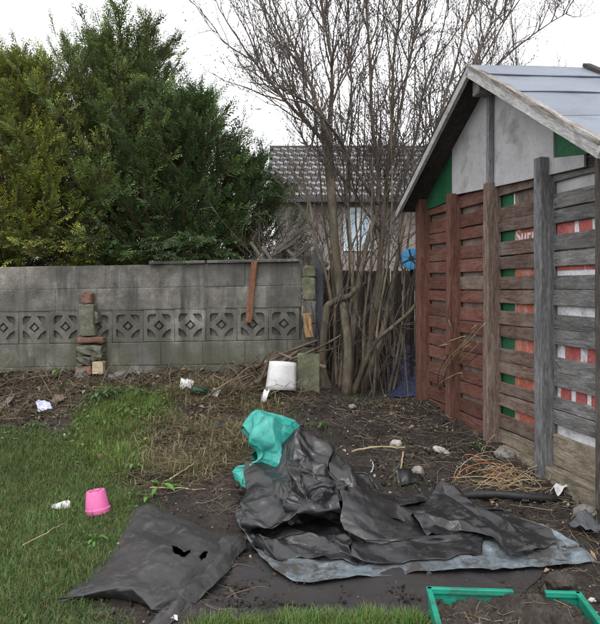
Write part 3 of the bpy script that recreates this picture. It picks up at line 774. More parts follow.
def conifer(x, y, zt, R, seed, base, tip, label, zb=.45, nl=230, per=34, lean=(0, 0), rpow=.8, ln=(.095, .20), zlow=.75, leaders=6, over=0, ox=(0, 1), prof=(.95, 1., .80, .46, .14)):
    r = np.random.default_rng(seed)
    t_ = thing('conifer_tree', label, 'tree', (x, y, zb), group='conifers behind the garden wall')
    hgt = zt-zb; tb = Tubes()
    tr = spline([(0, 0, -.1), (lean[0]*.4, lean[1]*.4, hgt*.5), (lean[0], lean[1], hgt*.96)], 12)
    tb.add(tr, np.linspace(.11, .008, 12), 6)
    pos, dr, ups, lens, tips = [], [], [], [], []
    def plume(o, d, L, nf, upv):      # a branchlet carrying a flat fan of sprays, shorter towards its tip
        d = d/np.linalg.norm(d); sx = np.cross(d, upv); sx /= np.linalg.norm(sx)+1e-9
        t2 = (np.arange(nf)+.5+r.uniform(-.3, .3, nf))/nf; sg = np.where(np.arange(nf) % 2, 1., -1.)
        bend = np.array([0, 0, -.12*L])[None]*(t2**2)[:, None]
        pos.append(o[None]+d[None]*(t2*L)[:, None]+bend)
        an = r.uniform(.35, .75, nf)*(1-.75*t2**2)
        dr.append(d[None]*np.cos(an)[:, None]+sx[None]*(sg*np.sin(an))[:, None]+r.normal(0, .10, (nf, 3)))
        ups.append(np.tile(upv, (nf, 1))+r.normal(0, .25, (nf, 3)))
        lens.append((ln[0]+(ln[1]-ln[0])*r.random(nf))*(1.15-.5*t2)); tips.append(t2*0+(r.uniform(.65, 1.2) if r.random() < .72 else r.uniform(1.3, 1.9)))
        e_ = o+d*L
        if not (e_[1]+y < 6.5 and e_[2]+zb < 1.62): tb.add(o[None]+d[None]*np.array([[0.], [L]]), np.array([.005, .002]), 3)
    for k in range(nl):
        q = r.random()**1.25; h = zlow-zb+(hgt*.95-(zlow-zb))*q
        rr = R*np.interp(q, [0, .25, .55, .8, 1], prof)*r.uniform(.62, 1.18)
        az_ = r.random()*2*math.pi; ri = math.tan(rad(r.uniform(18, 46)+q*22 if q > .28 else r.uniform(-12, 28)))
        st = np.array([np.interp(h, tr[:, 2], tr[:, 0]), np.interp(h, tr[:, 2], tr[:, 1]), max(.1, h-max(0, rr*ri*.6))])
        en = np.array([st[0]+math.cos(az_)*rr, st[1]+math.sin(az_)*rr, st[2]+rr*ri*r.uniform(.8, 1.1)])
        en[2] = min(en[2], hgt*1.02)
        if en[2]+zb < 1.8: en[1] = max(en[1], 6.62-y)
        mid = (st+en)/2+np.array([0, 0, -.10*rr])
        p = spline([st, mid, en], 7); tb.add(p, np.linspace(.018, .003, 7), 3)
        ax = (p[-1]-p[2])/np.linalg.norm(p[-1]-p[2]); sd_ = np.cross(ax, [0, 0, 1.]); sd_ /= np.linalg.norm(sd_)+1e-9
        for j in range(per):
            t2 = 1. if j == 0 else r.uniform(.3, .98); o_ = np.array([np.interp(t2*6, np.arange(7), p[:, c]) for c in range(3)])
            d_ = ax*r.uniform(.5, 1.)+sd_*r.normal(0, .6)+np.array([0, 0, r.uniform(-.15, .45)+.5*q])+r.normal(0, .12, 3)
            plume(o_, d_, r.uniform(.20, .40)*(1.1-.3*q), 8, np.array([0, 0, 1.])+r.normal(0, .35, 3)-ax*.3)
    for k in range(leaders):      # feathery leading shoots at the top
        az_ = r.random()*6.283; ro_ = R*r.uniform(.0, .95); hh = hgt*(1.0-.36*(ro_/R)**1.1)
        st = np.array([tr[-1, 0]*.9+math.cos(az_)*ro_*.6, tr[-1, 1]+math.sin(az_)*ro_*.6, hh*.78]); en = st+np.array([math.cos(az_)*.22, math.sin(az_)*.22, hh*r.uniform(.18, .27)])
        p = spline([st, (st+en)/2, en], 7); tb.add(p, np.linspace(.012, .003, 7), 3)
        for j in range(8):
            t2 = .15+.85*j/7; o_ = np.array([np.interp(t2*6, np.arange(7), p[:, c]) for c in range(3)]); a2 = j*2.4
            plume(o_, np.array([math.cos(a2)*.55, math.sin(a2)*.55, .9]), r.uniform(.12, .26), 6, np.array([math.cos(a2), math.sin(a2), .3]))
    for k in range(over):         # sprays hanging over the wall top
        o_ = np.array([r.uniform(*ox)-x, r.uniform(6.36, 6.62)-y, r.uniform(1.60, 1.86)-zb])
        plume(o_, np.array([r.normal(0, .45), -.75, r.uniform(-.15, .3)]), r.uniform(.16, .34), 9, np.array([0, -.3, 1.])+r.normal(0, .35, 3))
    pos = np.concatenate(pos); dr = np.concatenate(dr); ups = np.concatenate(ups); lens = np.concatenate(lens); tips = np.concatenate(tips)
    ok = ~((pos[:, 1]+y < 6.52) & (pos[:, 2]+zb < 1.60)) & ~((pos[:, 1]+y < 6.24) & (pos[:, 2]+zb < 1.5)); pos, dr, ups, lens, tips = pos[ok], dr[ok], ups[ok], lens[ok], tips[ok]; n = len(pos)
    var = (np.clip(1+.22*r.normal(0, 1, n), .5, 1.7)*tips)[:, None]
    lo = fbm(pos[:, 0]*1.3+seed, pos[:, 1]*1.3, pos[:, 2]*1.3, 2)[:, None]
    cb = np.array(base)[None]*var; ct = np.array(tip)[None]*var*(1+.7*lo)*(1+np.clip(var-1.15, 0, .6)*np.array([.5, .15, -.3])[None])
    br = r.random(n) < .07; ct[br] = (.075, .05, .03); cb[br] = (.05, .035, .022)
    v, f, c = fronds(pos, dr, ups, lens, cb, ct)
    me = newmesh('crown', v, f); setcol(me, c); link('crown', me, M['needle'], t_)
    link('trunk', tb.mesh('trunk'), Mctrunk, t_)
    return t_
DKB, DKT = (.028, .055, .021), (.078, .138, .046)
conifer(-3.35, 7.5, 3.95, 1.3, 1, (.075, .11, .026), (.25, .285, .062), 'yellow green conifer at the left edge behind the wall', nl=330, per=6, leaders=20, lean=(.1, 0), zlow=.95, over=42, ox=(-3.5, -2.0))
conifer(-2.45, 8.1, 4.5, 1.55, 2, (.048, .080, .024), (.155, .225, .065), 'tallest dark green conifer with feathery top behind the wall', nl=350, per=6, leaders=24, lean=(.35, 0), zlow=.9, prof=(.95, 1., .84, .52, .26))
conifer(-1.40, 7.75, 3.60, 1.2, 3, DKB, DKT, 'dark green rounded conifer to the right of the tallest one', nl=320, per=6, leaders=10, zlow=.95, over=45, ox=(-2.1, -.7))
conifer(-.72, 8.2, 3.05, .84, 4, DKB, (.070, .125, .044), 'small dark conifer at the right end of the row behind the wall', nl=160, per=6, leaders=5)
conifer(-4.6, 8.5, 4.2, 1.3, 5, (.055, .08, .025), (.20, .25, .06), 'green conifer cut by the left edge of the picture', nl=90, per=6, leaders=8)
conifer(-3.05, 9.1, 4.75, 1.35, 6, (.042, .070, .022), (.13, .19, .055), 'dark conifer behind the gap between the yellow green and the tallest conifer', nl=150, per=6, leaders=14)

# ------------------------------------------------------------------ bare multi-stemmed tree
tree = thing('bare_tree', 'leafless multi-stemmed tree with dense fine twigs beside the shed', 'tree', (0, 0, 0))
rt_ = np.random.default_rng(21)
TW = Tubes(); BUD = []
def grow(p, d, L, r0, lev, tb, sides):
    k = {1: 8, 2: 6, 3: 4}[lev]; pts = [p]; d = d/np.linalg.norm(d); st = L/(k-1)
    for i in range(k-1):
        d = d+rt_.normal(0, {1: .12, 2: .17, 3: .2}[lev], 3)+np.array([0, 0, .05]); d /= np.linalg.norm(d)
        pts.append(pts[-1]+d*st)
    pts = np.array(pts); tb.add(pts, np.linspace(r0, r0*.35, k), sides, cap=False)
    return pts
def spawn(pts, lev, n, Lr, r0, ang, tmin=.25):
    out = []
    for q in range(n):
        t_ = tmin+(1-tmin)*rt_.random(); f = t_*(len(pts)-1); i = min(int(f), len(pts)-2)
        p = pts[i]+(pts[i+1]-pts[i])*(f-i); ax = pts[i+1]-pts[i]; ax /= np.linalg.norm(ax)
        s_ = rt_.normal(0, 1, 3); s_ -= ax*s_.dot(ax); s_ /= np.linalg.norm(s_)
        d = ax*math.cos(ang)+s_*math.sin(ang)*rt_.uniform(.5, 1.3)+np.array([0, 0, .18])
        out.append((p, d, Lr*rt_.uniform(.55, 1.25)*(1.15-.5*t_), r0))
    return out
def twigs_on(pts, n1, L1, n2=6, L2=.55, n3=4, L3=.24, tmin=.3, ang=.55):
    for p, d, L, r in spawn(pts, 1, n1, L1, .009, ang, tmin):
        b1 = grow(p, d, L, r, 1, TW, 4)
        for p2, d2, l2, r2 in spawn(b1, 2, n2, L2, .0046, .6, .2):
            b2 = grow(p2, d2, l2, r2, 2, TW, 3)
            for p3, d3, l3, r3 in spawn(b2, 3, n3, L3, .0028, .65, .2):
                b3 = grow(p3, d3, l3, r3, 3, TW, 3)
                BUD.append((b3[-1], b3[2]-b3[1])); 
                if rt_.random() < .6: BUD.append((b3[2], rt_.normal(0, .03, 3)-np.array([0, 0, .03])))
# (u, v, Y) paths of the main stems, base first; radius at base and tip; branch count, branch length
stems = [
 ([(327, 392, 6.15), (323, 366, 6.15), (326, 314, 6.2), (332, 303, 6.2), (349, 296, 6.25), (356, 288, 6.3)], .042, .026, 0, 0),
 ([(332, 303, 6.2), (327, 278, 6.2), (316, 248, 6.2), (312, 215, 6.25), (300, 170, 6.3)], .018, .009, 5, .6),
 ([(346, 396, 6.1), (348, 345, 6.15), (344, 318, 6.2), (340, 290, 6.3), (335, 240, 6.4), (331, 190, 6.4), (328, 150, 6.4), (325, 128, 6.4)], .036, .050, 5, .8),
 ([(328, 150, 6.4), (312, 128, 6.4), (285, 100, 6.4), (262, 72, 6.5), (245, 50, 6.5), (234, 32, 6.5)], .020, .006, 16, .95),
 ([(326, 140, 6.4), (318, 105, 6.5), (305, 72, 6.6), (290, 40, 6.7), (272, 0, 6.8), (262, -40, 6.9)], .020, .007, 18, 1.0),
 ([(327, 132, 6.4), (332, 90, 6.3), (330, 50, 6.2), (322, 5, 6.2), (318, -50, 6.2)], .019, .007, 17, 1.0),
 ([(348, 390, 6.25), (352, 335, 6.3), (358, 285, 6.4), (368, 240, 6.5), (377, 205, 6.5), (378, 170, 6.5), (372, 120, 6.5), (370, 60, 6.5), (366, 0, 6.5), (362, -50, 6.5)], .034, .008, 22, 1.05),
 ([(356, 394, 6.4), (372, 330, 6.5), (380, 270, 6.6), (384, 210, 6.6), (389, 165, 6.6), (400, 110, 6.7), (412, 50, 6.8), (420, -20, 6.9)], .032, .008, 22, 1.05),
 ([(362, 394, 6.4), (380, 340, 6.5), (392, 290, 6.5), (400, 245, 6.5), (411, 200, 6.6), (428, 150, 6.7), (446, 95, 6.9), (462, 40, 7.0), (474, -20, 7.2)], .030, .007, 18, .9),
 ([(352, 396, 6.2), (372, 348, 6.2), (395, 325, 6.25), (414, 306, 6.35), (432, 270, 6.6)], .026, .012, 3, .5),
 ([(378, 205, 6.5), (352, 165, 6.3), (340, 140, 6.2), (318, 112, 6.0), (298, 96, 5.9), (275, 70, 5.8)], .016, .006, 14, .8),
 ([(380, 230, 6.6), (362, 205, 6.6), (345, 180, 6.6), (332, 168, 6.6), (315, 150, 6.6), (300, 142, 6.7)], .015, .006, 6, .6),
 ([(340, 395, 6.3), (342, 350, 6.35), (352, 300, 6.4), (350, 240, 6.5), (347, 180, 6.6), (352, 120, 6.7), (350, 60, 6.8), (344, -10, 6.9)], .020, .006, 16, .9),
 ([(395, 200, 6.6), (408, 165, 6.7), (418, 130, 6.9), (424, 90, 7.1), (440, 40, 7.3), (450, -10, 7.5)], .017, .006, 14, .85),
 ([(411, 200, 6.6), (432, 150, 6.9), (455, 105, 7.2), (482, 60, 7.5), (508, 15, 7.8), (525, -30, 8.0)], .018, .006, 20, .95),
 ([(420, 175, 6.7), (445, 130, 7.0), (475, 90, 7.4), (508, 55, 7.8), (540, 30, 8.1), (568, 12, 8.4)], .017, .006, 20, .9),
 ([(440, 120, 7.0), (470, 70, 7.2), (490, 25, 7.4), (500, -20, 7.6)], .014, .005, 14, .8),
 ([(385, 180, 6.6), (392, 120, 6.5), (394, 60, 6.4), (402, 0, 6.3), (405, -50, 6.3)], .017, .006, 16, .9),
]
for u_, ub, ut in ((332, 335, 322), (338, 338, 330), (350, 352, 356), (356, 358, 362), (362, 364, 372), (368, 372, 380), (374, 380, 392), (380, 388, 404), (366, 378, 388), (344, 345, 345), (388, 398, 412), (392, 404, 424)):
    Yb = 6.35+rt_.uniform(-.2, .25)
    stems.append(([(u_, 396, Yb), (ub+rt_.uniform(-4, 4), 330, Yb+.05), ((ub+ut)/2+rt_.uniform(-5, 5), 265, Yb+.1), (ut, 200, Yb+.15), (ut+rt_.uniform(-8, 10), rt_.uniform(50, 150), Yb+.2)], .014+.008*rt_.random(), .006, 2, .6))
for path, ra, rb, nb, Lb in stems:
    pts = spline([P(*q) for q in path], 26)
    if path[0][1] > 380: pts[0, 2] = H(pts[0, 0], pts[0, 1])-.05; pts[1, 2] = max(pts[1, 2], pts[0, 2]+.03)
    wob = .012*np.stack([fbm(pts[:, 2]*5+ra*900, pts[:, 0]*4, q*3.) for q in range(3)], 1); pts = pts+wob
    rr = np.linspace(ra, rb, 26)*(1+.13*fbm(pts[:, 2]*14, pts[:, 0]*9+ra*500, 1.))
    if ra > .025 and path[0][1] > 380: rr[:4] *= np.array([1.7, 1.4, 1.2, 1.08])
    tb = Tubes(); tb.add(pts, rr, 8); link('stem', tb.mesh('stem'), M['bark'], tree)
    if nb: twigs_on(pts, nb, Lb, tmin=.35 if path[0][1] > 300 else .12)
# fine dead shoots low down among the stems
for q in range(55):
    u_ = rt_.uniform(318, 412); p = G(u_, rt_.uniform(388, 398)); p[1] = rt_.uniform(6.15, 6.8); p[0] = (u_-CX)/F*p[1]; p[2] = H(p[0], p[1])
    b1 = grow(p, np.array([rt_.normal(.05, .22), rt_.normal(0, .2), 1.]), rt_.uniform(.5, 1.7), rt_.uniform(.004, .009), 1, TW, 4)
    for p2, d2, l2, r2 in spawn(b1, 2, 3, .4, .004, .8, .2): grow(p2, d2, l2, r2, 2, TW, 3)
# twiggy shrub haze over the wall end
for q in range(46):
    p = np.array([rt_.uniform(-.35, .35), rt_.uniform(6.5, 7.0), rt_.uniform(1.2, 1.5)])
    b1 = grow(p, np.array([rt_.normal(-.25, .5), rt_.normal(0, .3), .9]), rt_.uniform(.4, 1.0), .005, 1, TW, 3)
    for p2, d2, l2, r2 in spawn(b1, 2, 6, .35, .003, .9, .1):
        b2 = grow(p2, d2, l2, r2, 2, TW, 3)
link('crown', TW.mesh('crown'), M['twig'], tree)
bp_ = np.array([q[0] for q in BUD]); bd_ = np.array([q[1] for q in BUD]); bd_ /= np.linalg.norm(bd_, axis=1, keepdims=True)+1e-9
n = len(bp_); sdv = np.cross(bd_, rt_.normal(0, 1, (n, 3))); sdv /= np.linalg.norm(sdv, axis=1, keepdims=True); s2 = np.cross(bd_, sdv)
ln_ = rt_.uniform(.012, .034, (n, 1)); wd_ = rt_.uniform(.004, .008, (n, 1))
bv = np.stack([bp_, bp_+bd_*ln_*.5+sdv*wd_, bp_+bd_*ln_*.5-sdv*wd_*.5+s2*wd_*.8, bp_+bd_*ln_*.5-sdv*wd_*.5-s2*wd_*.8, bp_+bd_*ln_], 1).reshape(-1, 3)
bf = (np.arange(n)[:, None, None]*5+np.array([[0, 2, 1], [0, 3, 2], [0, 1, 3], [4, 1, 2], [4, 2, 3], [4, 3, 1]])[None]).reshape(-1, 3)
o = obj('seed_heads', bv, bf, M['twig'], tree); o['kind'] = 'stuff'
# second bare tree far behind the shed roof
tree2 = thing('bare_tree', 'small bare tree showing above the shed roof ridge', 'tree', (4.6, 14.0, .3))
TWm = TW; TW = Tubes(); BUD2 = BUD; BUD = []
base = np.array([4.6, 14., .3])
for q in range(7):
    a_ = rt_.uniform(-1, 1); en = np.array([4.9+a_*1.5, 14+rt_.uniform(-.8, .8), 6.1+rt_.uniform(-.5, .6)-.4*abs(a_)])
    pts = spline([base+np.array([0, 0, -.1]), base+(en-base)*.5+np.array([-.25*a_, 0, .3]), en], 20)
    tb = Tubes(); tb.add(pts-base, np.linspace(.06, .010, 20), 6); link('stem', tb.mesh('stem'), M['bark'], tree2)
    twigs_on(pts, 14, .9, 6, .5, 3, .25, .5)
for q in range(len(TW.v)): TW.v[q] = TW.v[q]-base
link('crown', TW.mesh('crown'), M['twig'], tree2)

# hose reel between tree and shed
hp = P(411.5, 259.0, 6.42)
reel = thing('hose_reel', 'round blue plastic hose reel between the bare tree and shed corner', 'hose reel', hp, (0, 0, rad(-12)))
reel.scale = (.70, .70, .70)
def lathe(prof, n=24, axis='Y'):
    vs = []; fs = []
    for r_, y_ in prof:
        for k in range(n):
            a_ = k/n*2*math.pi
            vs.append((r_*math.cos(a_), y_, r_*math.sin(a_)) if axis == 'Y' else (r_*math.cos(a_), r_*math.sin(a_), y_))
    for i in range(len(prof)-1):
        for k in range(n): fs.append((i*n+k, i*n+(k+1) % n, (i+1)*n+(k+1) % n, (i+1)*n+k))
    return vs, fs
def lobj(name, prof, mat, par, loc=None, rot=None, n=24, axis='Y', smooth=True):
    v_, f_ = lathe(prof, n, axis); o = obj(name, v_, f_, mat, par, loc, rot)
    if smooth:
        o.data.polygons.foreach_set('use_smooth', np.ones(len(o.data.polygons), bool)); o.data.set_sharp_from_angle(angle=rad(35))
    return o
for yy in (-.06, .06):
    lobj('flange', [(.035, yy-.012), (.10, yy-.016), (.148, yy-.010), (.152, yy), (.148, yy+.010), (.10, yy+.006), (.035, yy+.01)], M['hose'], reel)
lobj('hub', [(.0, -.085), (.03, -.085), (.034, -.075), (.034, .075), (.0, .075)], M['pipe'], reel)
for k in range(7): 
    a_ = k/7*6.283; box('spoke', (.022, .012, .10), (math.cos(a_)*.085, -.078, math.sin(a_)*.085), M['hose'] if k % 2 else M['pipe'], reel, (0, -a_+math.pi/2, 0), bev=.003)
tb = Tubes()
th = np.linspace(0, 2*math.pi*7, 200); tb.add(np.stack([np.cos(th)*(.075+.006*np.sin(th*.31)), np.interp(th, [0, th[-1]], [-.045, .045]), np.sin(th)*(.075+.006*np.sin(th*.31))], 1), .010, 6); link('hose', tb.mesh('hose'), M['greystone'], reel)
box('bracket', (.05, .05, (hp[2]-.25)/.7), (0, .12, -(hp[2]-.25)/1.4-.02), M['fence'], reel)

# ------------------------------------------------------------------ sheets and tarpaulins
def cloth(name, ctrl, Mn, Nn, mat, parent=None, th=.003, cut=None, col=None, **k):
    p = patch(ctrl, Mn, Nn, k.pop('lin', 0.)); lv = k.pop('levels', None); kk = {q: k.pop(q) for q in ('smooth',) if q in k}
    x = crease(p, lv, k.get('seed', 0), floor=k.get('floor', .004), **kk) if lv else crumple(p, **k)
    f = gridfaces(Mn, Nn)
    if cut is not None:
        cen = x.reshape(-1, 3)[f].mean(1); uv = np.stack(proj(cen[:, 0], cen[:, 1], cen[:, 2]), 1)
        keep = np.ones(len(f), bool)
        for poly in cut: keep &= ~inpoly(uv[:, 0], uv[:, 1], poly)
        f = f[keep]
    o = obj(name, x.reshape(-1, 3), f, mat, parent, smooth=True)
    md = o.modifiers.new('thickness', 'SOLIDIFY'); md.thickness = th; md.offset = 0
    return o
def gp(rows): return [[G(*q) if len(q) == 3 else G(q[0], q[1]) for q in row] for row in rows]
def pp_(rows, fl=.03):      # points given by ray and distance; those that would sink into the soil rest on it
    out = []
    for row in rows:
        out.append([])
        for q in row:
            p = P(*q)
            if p[2] < float(H(p[0], p[1]))+fl: p = G(q[0], q[1], fl+.002)
            out[-1].append(p)
    return out
# flat muddy membrane on the ground
mem = cloth('ground_membrane', gp([[(188, 586, .012), (228, 570, .012), (262, 556, .012), (300, 556, .012), (350, 556, .012), (400, 556, .012), (450, 556, .012), (505, 556, .012), (545, 560, .012)],
   [(182, 603, .012), (225, 596, .012), (262, 592, .012), (300, 592, .012), (350, 592, .012), (400, 590, .012), (440, 586, .012), (490, 582, .012), (540, 576, .012)],
   [(176, 630, .012), (225, 630, .012), (262, 630, .012), (300, 629, .012), (350, 626, .012), (400, 622, .012), (430, 616, .012), (470, 606, .012), (520, 594, .012)]]),
   60, 150, M['flatmem'], stretch=1.01, it=25, amp=.003, freq=6, seed=3, anchor=.15, floor=.004)
tag(mem, 'flat mud-smeared black membrane lying in front of the tarpaulin heap', 'membrane')
# left membrane with torn holes
lm = thing('weed_membrane', 'humped black membrane with torn holes beside the pink pot', 'membrane', G(140, 600))
lmp = np.array(lm.location)
def local(rows, o): return [[q-o for q in r_] for r_ in rows]
hole1 = [(172, 545), (180, 548), (184, 552), (191, 549), (190, 553), (184, 557), (178, 555), (173, 552)]
hole2 = [(199, 557), (203, 552), (208, 551), (206, 557), (201, 561)]
def setlocal(o, par):
    o.parent = par; o.matrix_parent_inverse = Matrix.Translation(-Vector(par.location))
    return o
sh1 = cloth('sheet', gp([[(136, 509, .01), (150, 504, .02), (166, 508, .03), (196, 522, .04), (224, 537, .03)],
  [(124, 528, .03), (144, 524, .06), (170, 530, .08), (200, 540, .07), (232, 545, .03)],
  [(108, 556, .02), (130, 552, .07), (160, 553, .10), (194, 562, .08), (226, 560, .02)],
  [(62, 599, .02), (104, 588, .06), (136, 585, .085), (166, 598, .05), (196, 590, .02)],
  [(60, 603, .008), (102, 593, .045), (133, 590, .075), (152, 610, .02), (178, 606, .01)],
  [(74, 602, .004), (108, 598, .01), (139, 600, .01), (150, 612, .006), (172, 612, .006)]]), 135, 135, M['membrane'], th=.002, cut=[hole1, hole2], levels=[(.40, .20, .016, 30), (.30, .08, .006, -40), (.08, .05, .003, 20), (.03, .025, .0013)], smooth=0, lin=.5, seed=5, floor=.006)
setlocal(sh1, lm)
sh2 = cloth('folded_edge', gp([[(226, 535, .05), (238, 538, .05), (246, 546, .015)], [(208, 556, .055), (222, 558, .05), (230, 568, .012)], [(188, 583, .045), (201, 584, .04), (208, 593, .01)], [(160, 608, .03), (172, 610, .03), (180, 616, .008)], [(140, 626, .02), (152, 628, .02), (160, 632, .008)]]), 110, 36, M['membrane'], th=.003, levels=[(.09, .25, .022, 15), (.05, .12, .010, -20), (.03, .03, .002)], seed=8, floor=.006, lin=.6, smooth=0)
setlocal(sh2, lm)
# pale blue tarpaulin underneath
bl = cloth('blue_tarpaulin', gp([[(236, 512, .03), (262, 508, .02), (300, 505, .02), (350, 505, .02), (400, 505, .02), (450, 508, .02), (500, 515, .02), (540, 524, .02), (578, 546, .02)],
   [(236, 520, .035), (256, 535, .025), (300, 545, .008), (350, 545, .008), (400, 545, .008), (450, 545, .008), (500, 545, .02), (545, 545, .025), (588, 553, .02)],
   [(240, 528, .03), (262, 557, .03), (298, 580, .03), (350, 577, .03), (400, 575, .03), (450, 570, .03), (500, 569, .035), (545, 565, .03), (597, 562, .02)]]), 90, 230, M['blue'], levels=[(.30, .10, .013, 20), (.16, .05, .007, -30), (.06, .04, .003)], seed=12, floor=.024, smooth=0, th=.0015)
tag(bl, 'pale blue dirt-caked tarpaulin spread out under the black plastic heap', 'tarpaulin')
# teal sack
sk = cloth('teal_sack', pp_([[(252, 466, 4.16), (258, 455, 4.26), (275, 452, 4.3), (296, 452, 4.3), (304, 456, 4.25)],
   [(249, 430, 4.05), (260, 416, 4.1), (277, 414, 4.12), (296, 418, 4.12), (303, 440, 4.1)],
   [(248, 441, 3.97), (256, 432, 3.92), (272, 425, 3.92), (288, 430, 3.95), (302, 444, 4.0)],
   [(254, 458, 3.93), (263, 455, 3.88), (275, 456, 3.88), (288, 458, 3.9), (298, 460, 3.95)],
   [(236, 467, 3.98), (249, 464, 3.92), (263, 470, 3.88), (278, 476, 3.88), (290, 480, 3.9)],
   [(231, 480, 3.92), (241, 486, 3.86), (256, 492, 3.84), (272, 496, 3.85), (290, 498, 3.9)]]), 120, 110, M['teal'], levels=[(.24, .12, .055, 35), (.14, .06, .018, -30), (.05, .04, .003)], seed=4, lin=.8, smooth=0, th=.0014)
tag(sk, 'crumpled bright teal plastic sack behind the black tarpaulin heap', 'sack')
# black tarpaulin heap: overlapping folds of one sheet
hp0 = G(350, 520)
heap = thing('black_tarpaulin', 'crumpled heap of shiny black plastic tarpaulin in the middle of the yard', 'tarpaulin', hp0)
T_ = M['tarp']
def fold(name, rows, m_, n_, levels, seed, smooth=0, floor=.036):
    m_, n_ = int(m_*.70), int(n_*.70)
    return setlocal(cloth(name, pp_(rows, floor), m_, n_, T_, levels=levels, seed=seed, smooth=smooth, floor=floor, th=.0014, lin=.75), heap)
fold('slab_fold', [[(248, 476, 4.1), (260, 474, 4.1), (274, 474, 4.1), (287, 470, 4.12), (300, 466, 4.14), (316, 468, 4.1), (334, 472, 4.1)],
  [(245, 461, 3.95), (259, 460, 3.94), (274, 459, 3.93), (289, 440, 3.92), (301, 420, 3.9), (313, 433, 3.9), (332, 452, 3.88)],
  [(244, 476, 3.82), (258, 475, 3.8), (272, 474, 3.79), (284, 462, 3.83), (295, 440, 3.84), (311, 452, 3.8), (328, 464, 3.76)],
  [(244, 498, 3.64), (258, 500, 3.58), (273, 498, 3.56), (284, 484, 3.64), (292, 470, 3.70), (312, 476, 3.64), (332, 482, 3.60)],
  [(243, 519, 3.47), (255, 524, 3.40), (268, 525, 3.37), (284, 518, 3.36), (298, 512, 3.36), (318, 508, 3.36), (338, 503, 3.4)],
  [(243, 523, 3.46), (255, 528, 3.39), (268, 530, 3.35), (284, 524, 3.34), (300, 518, 3.34), (320, 513, 3.34), (339, 508, 3.38)],
  [(249, 522, 3.58), (258, 524, 3.56), (270, 522, 3.54), (286, 517, 3.52), (302, 512, 3.52), (320, 508, 3.52), (336, 505, 3.52)]], 180, 180, [(.34, .20, .034, 20), (.36, .10, .022, 62), (.12, .06, .008, -30), (.05, .04, .0025)], 3)
fold('cavity_fold', [[(250, 518, 3.62), (270, 516, 3.62), (295, 512, 3.62), (320, 506, 3.62), (352, 510, 3.56)],
  [(250, 530, 3.50), (272, 528, 3.52), (296, 526, 3.50), (322, 524, 3.48), (352, 528, 3.42)],
  [(251, 538, 3.42), (268, 544, 3.36), (292, 542, 3.40), (322, 542, 3.38), (352, 545, 3.34)],
  [(254, 547, 3.33), (280, 562, 3.23), (300, 556, 3.27), (324, 560, 3.22), (357, 564, 3.19)]], 110, 130, [(.24, .10, .06, 25), (.14, .05, .016, -20), (.05, .04, .003)], 11)
fold('rear_mound', [[(322, 464, 4.2), (345, 466, 4.2), (374, 496, 4.1), (402, 506, 4.0)],
  [(326, 447, 3.93), (350, 457, 3.9), (369, 474, 3.86), (382, 497, 3.8)],
  [(330, 466, 3.72), (352, 474, 3.68), (370, 488, 3.68), (392, 505, 3.62)],
  [(334, 486, 3.58), (354, 494, 3.55), (376, 504, 3.54), (400, 515, 3.48)],
  [(338, 505, 3.46), (356, 512, 3.44), (380, 516, 3.42), (404, 522, 3.4)]], 130, 130, [(.24, .12, .036, 40), (.16, .05, .014, 70), (.05, .04, .003)], 21)
fold('long_fold', [[(341, 483, 3.64), (362, 487, 3.66), (395, 500, 3.7), (430, 506, 3.7), (466, 518, 3.64)],
  [(340, 492, 3.52), (364, 497, 3.52), (398, 507, 3.55), (432, 512, 3.55), (476, 523, 3.54)],
  [(340, 510, 3.38), (362, 515, 3.36), (398, 521, 3.36), (434, 524, 3.38), (482, 529, 3.42)],
  [(342, 528, 3.28), (362, 535, 3.23), (398, 537, 3.22), (438, 533, 3.26), (485, 532, 3.34)],
  [(344, 533, 3.27), (362, 540, 3.22), (398, 542, 3.21), (438, 537, 3.25), (485, 534, 3.33)],
  [(346, 540, 3.34), (362, 545, 3.32), (400, 547, 3.30), (440, 542, 3.31), (483, 538, 3.33)],
  [(350, 558, 3.22), (362, 564, 3.18), (402, 562, 3.185), (442, 558, 3.2), (481, 554, 3.22)]], 160, 190, [(.50, .15, .038, 8), (.34, .07, .013, -14), (.12, .06, .005, 30), (.05, .04, .002)], 31)
fold('crumpled_fold', [[(290, 456, 3.70), (304, 452, 3.66), (322, 462, 3.64), (345, 478, 3.62)], [(286, 474, 3.62), (303, 470, 3.54), (322, 478, 3.52), (346, 488, 3.52)], [(284, 494, 3.52), (304, 490, 3.43), (322, 491, 3.44), (340, 497, 3.46)], [(283, 508, 3.44), (303, 510, 3.34), (318, 506, 3.36), (335, 505, 3.40)], [(284, 512, 3.46), (302, 514, 3.38), (318, 509, 3.4), (334, 509, 3.44)]], 130, 130, [(.15, .08, .06, 50), (.09, .035, .022, -25), (.035, .025, .004)], 41)
fold('side_fold', [[(400, 508, 4.0), (436, 500, 4.0), (474, 507, 3.98), (512, 515, 3.88), (536, 523, 3.8)], [(403, 504, 3.84), (440, 481, 3.80), (470, 503, 3.78), (512, 517, 3.72), (546, 531, 3.62)],
  [(408, 512, 3.68), (444, 494, 3.68), (476, 512, 3.65), (516, 524, 3.6), (558, 541, 3.45)], [(418, 524, 3.48), (452, 516, 3.46), (486, 526, 3.44), (520, 538, 3.4), (550, 546, 3.38)], [(428, 536, 3.36), (460, 530, 3.34), (492, 538, 3.32), (513, 556, 3.25), (530, 553, 3.29)]], 140, 170, [(.30, .14, .038, 30), (.20, .06, .012, -20), (.05, .04, .002)], 51, floor=.05)

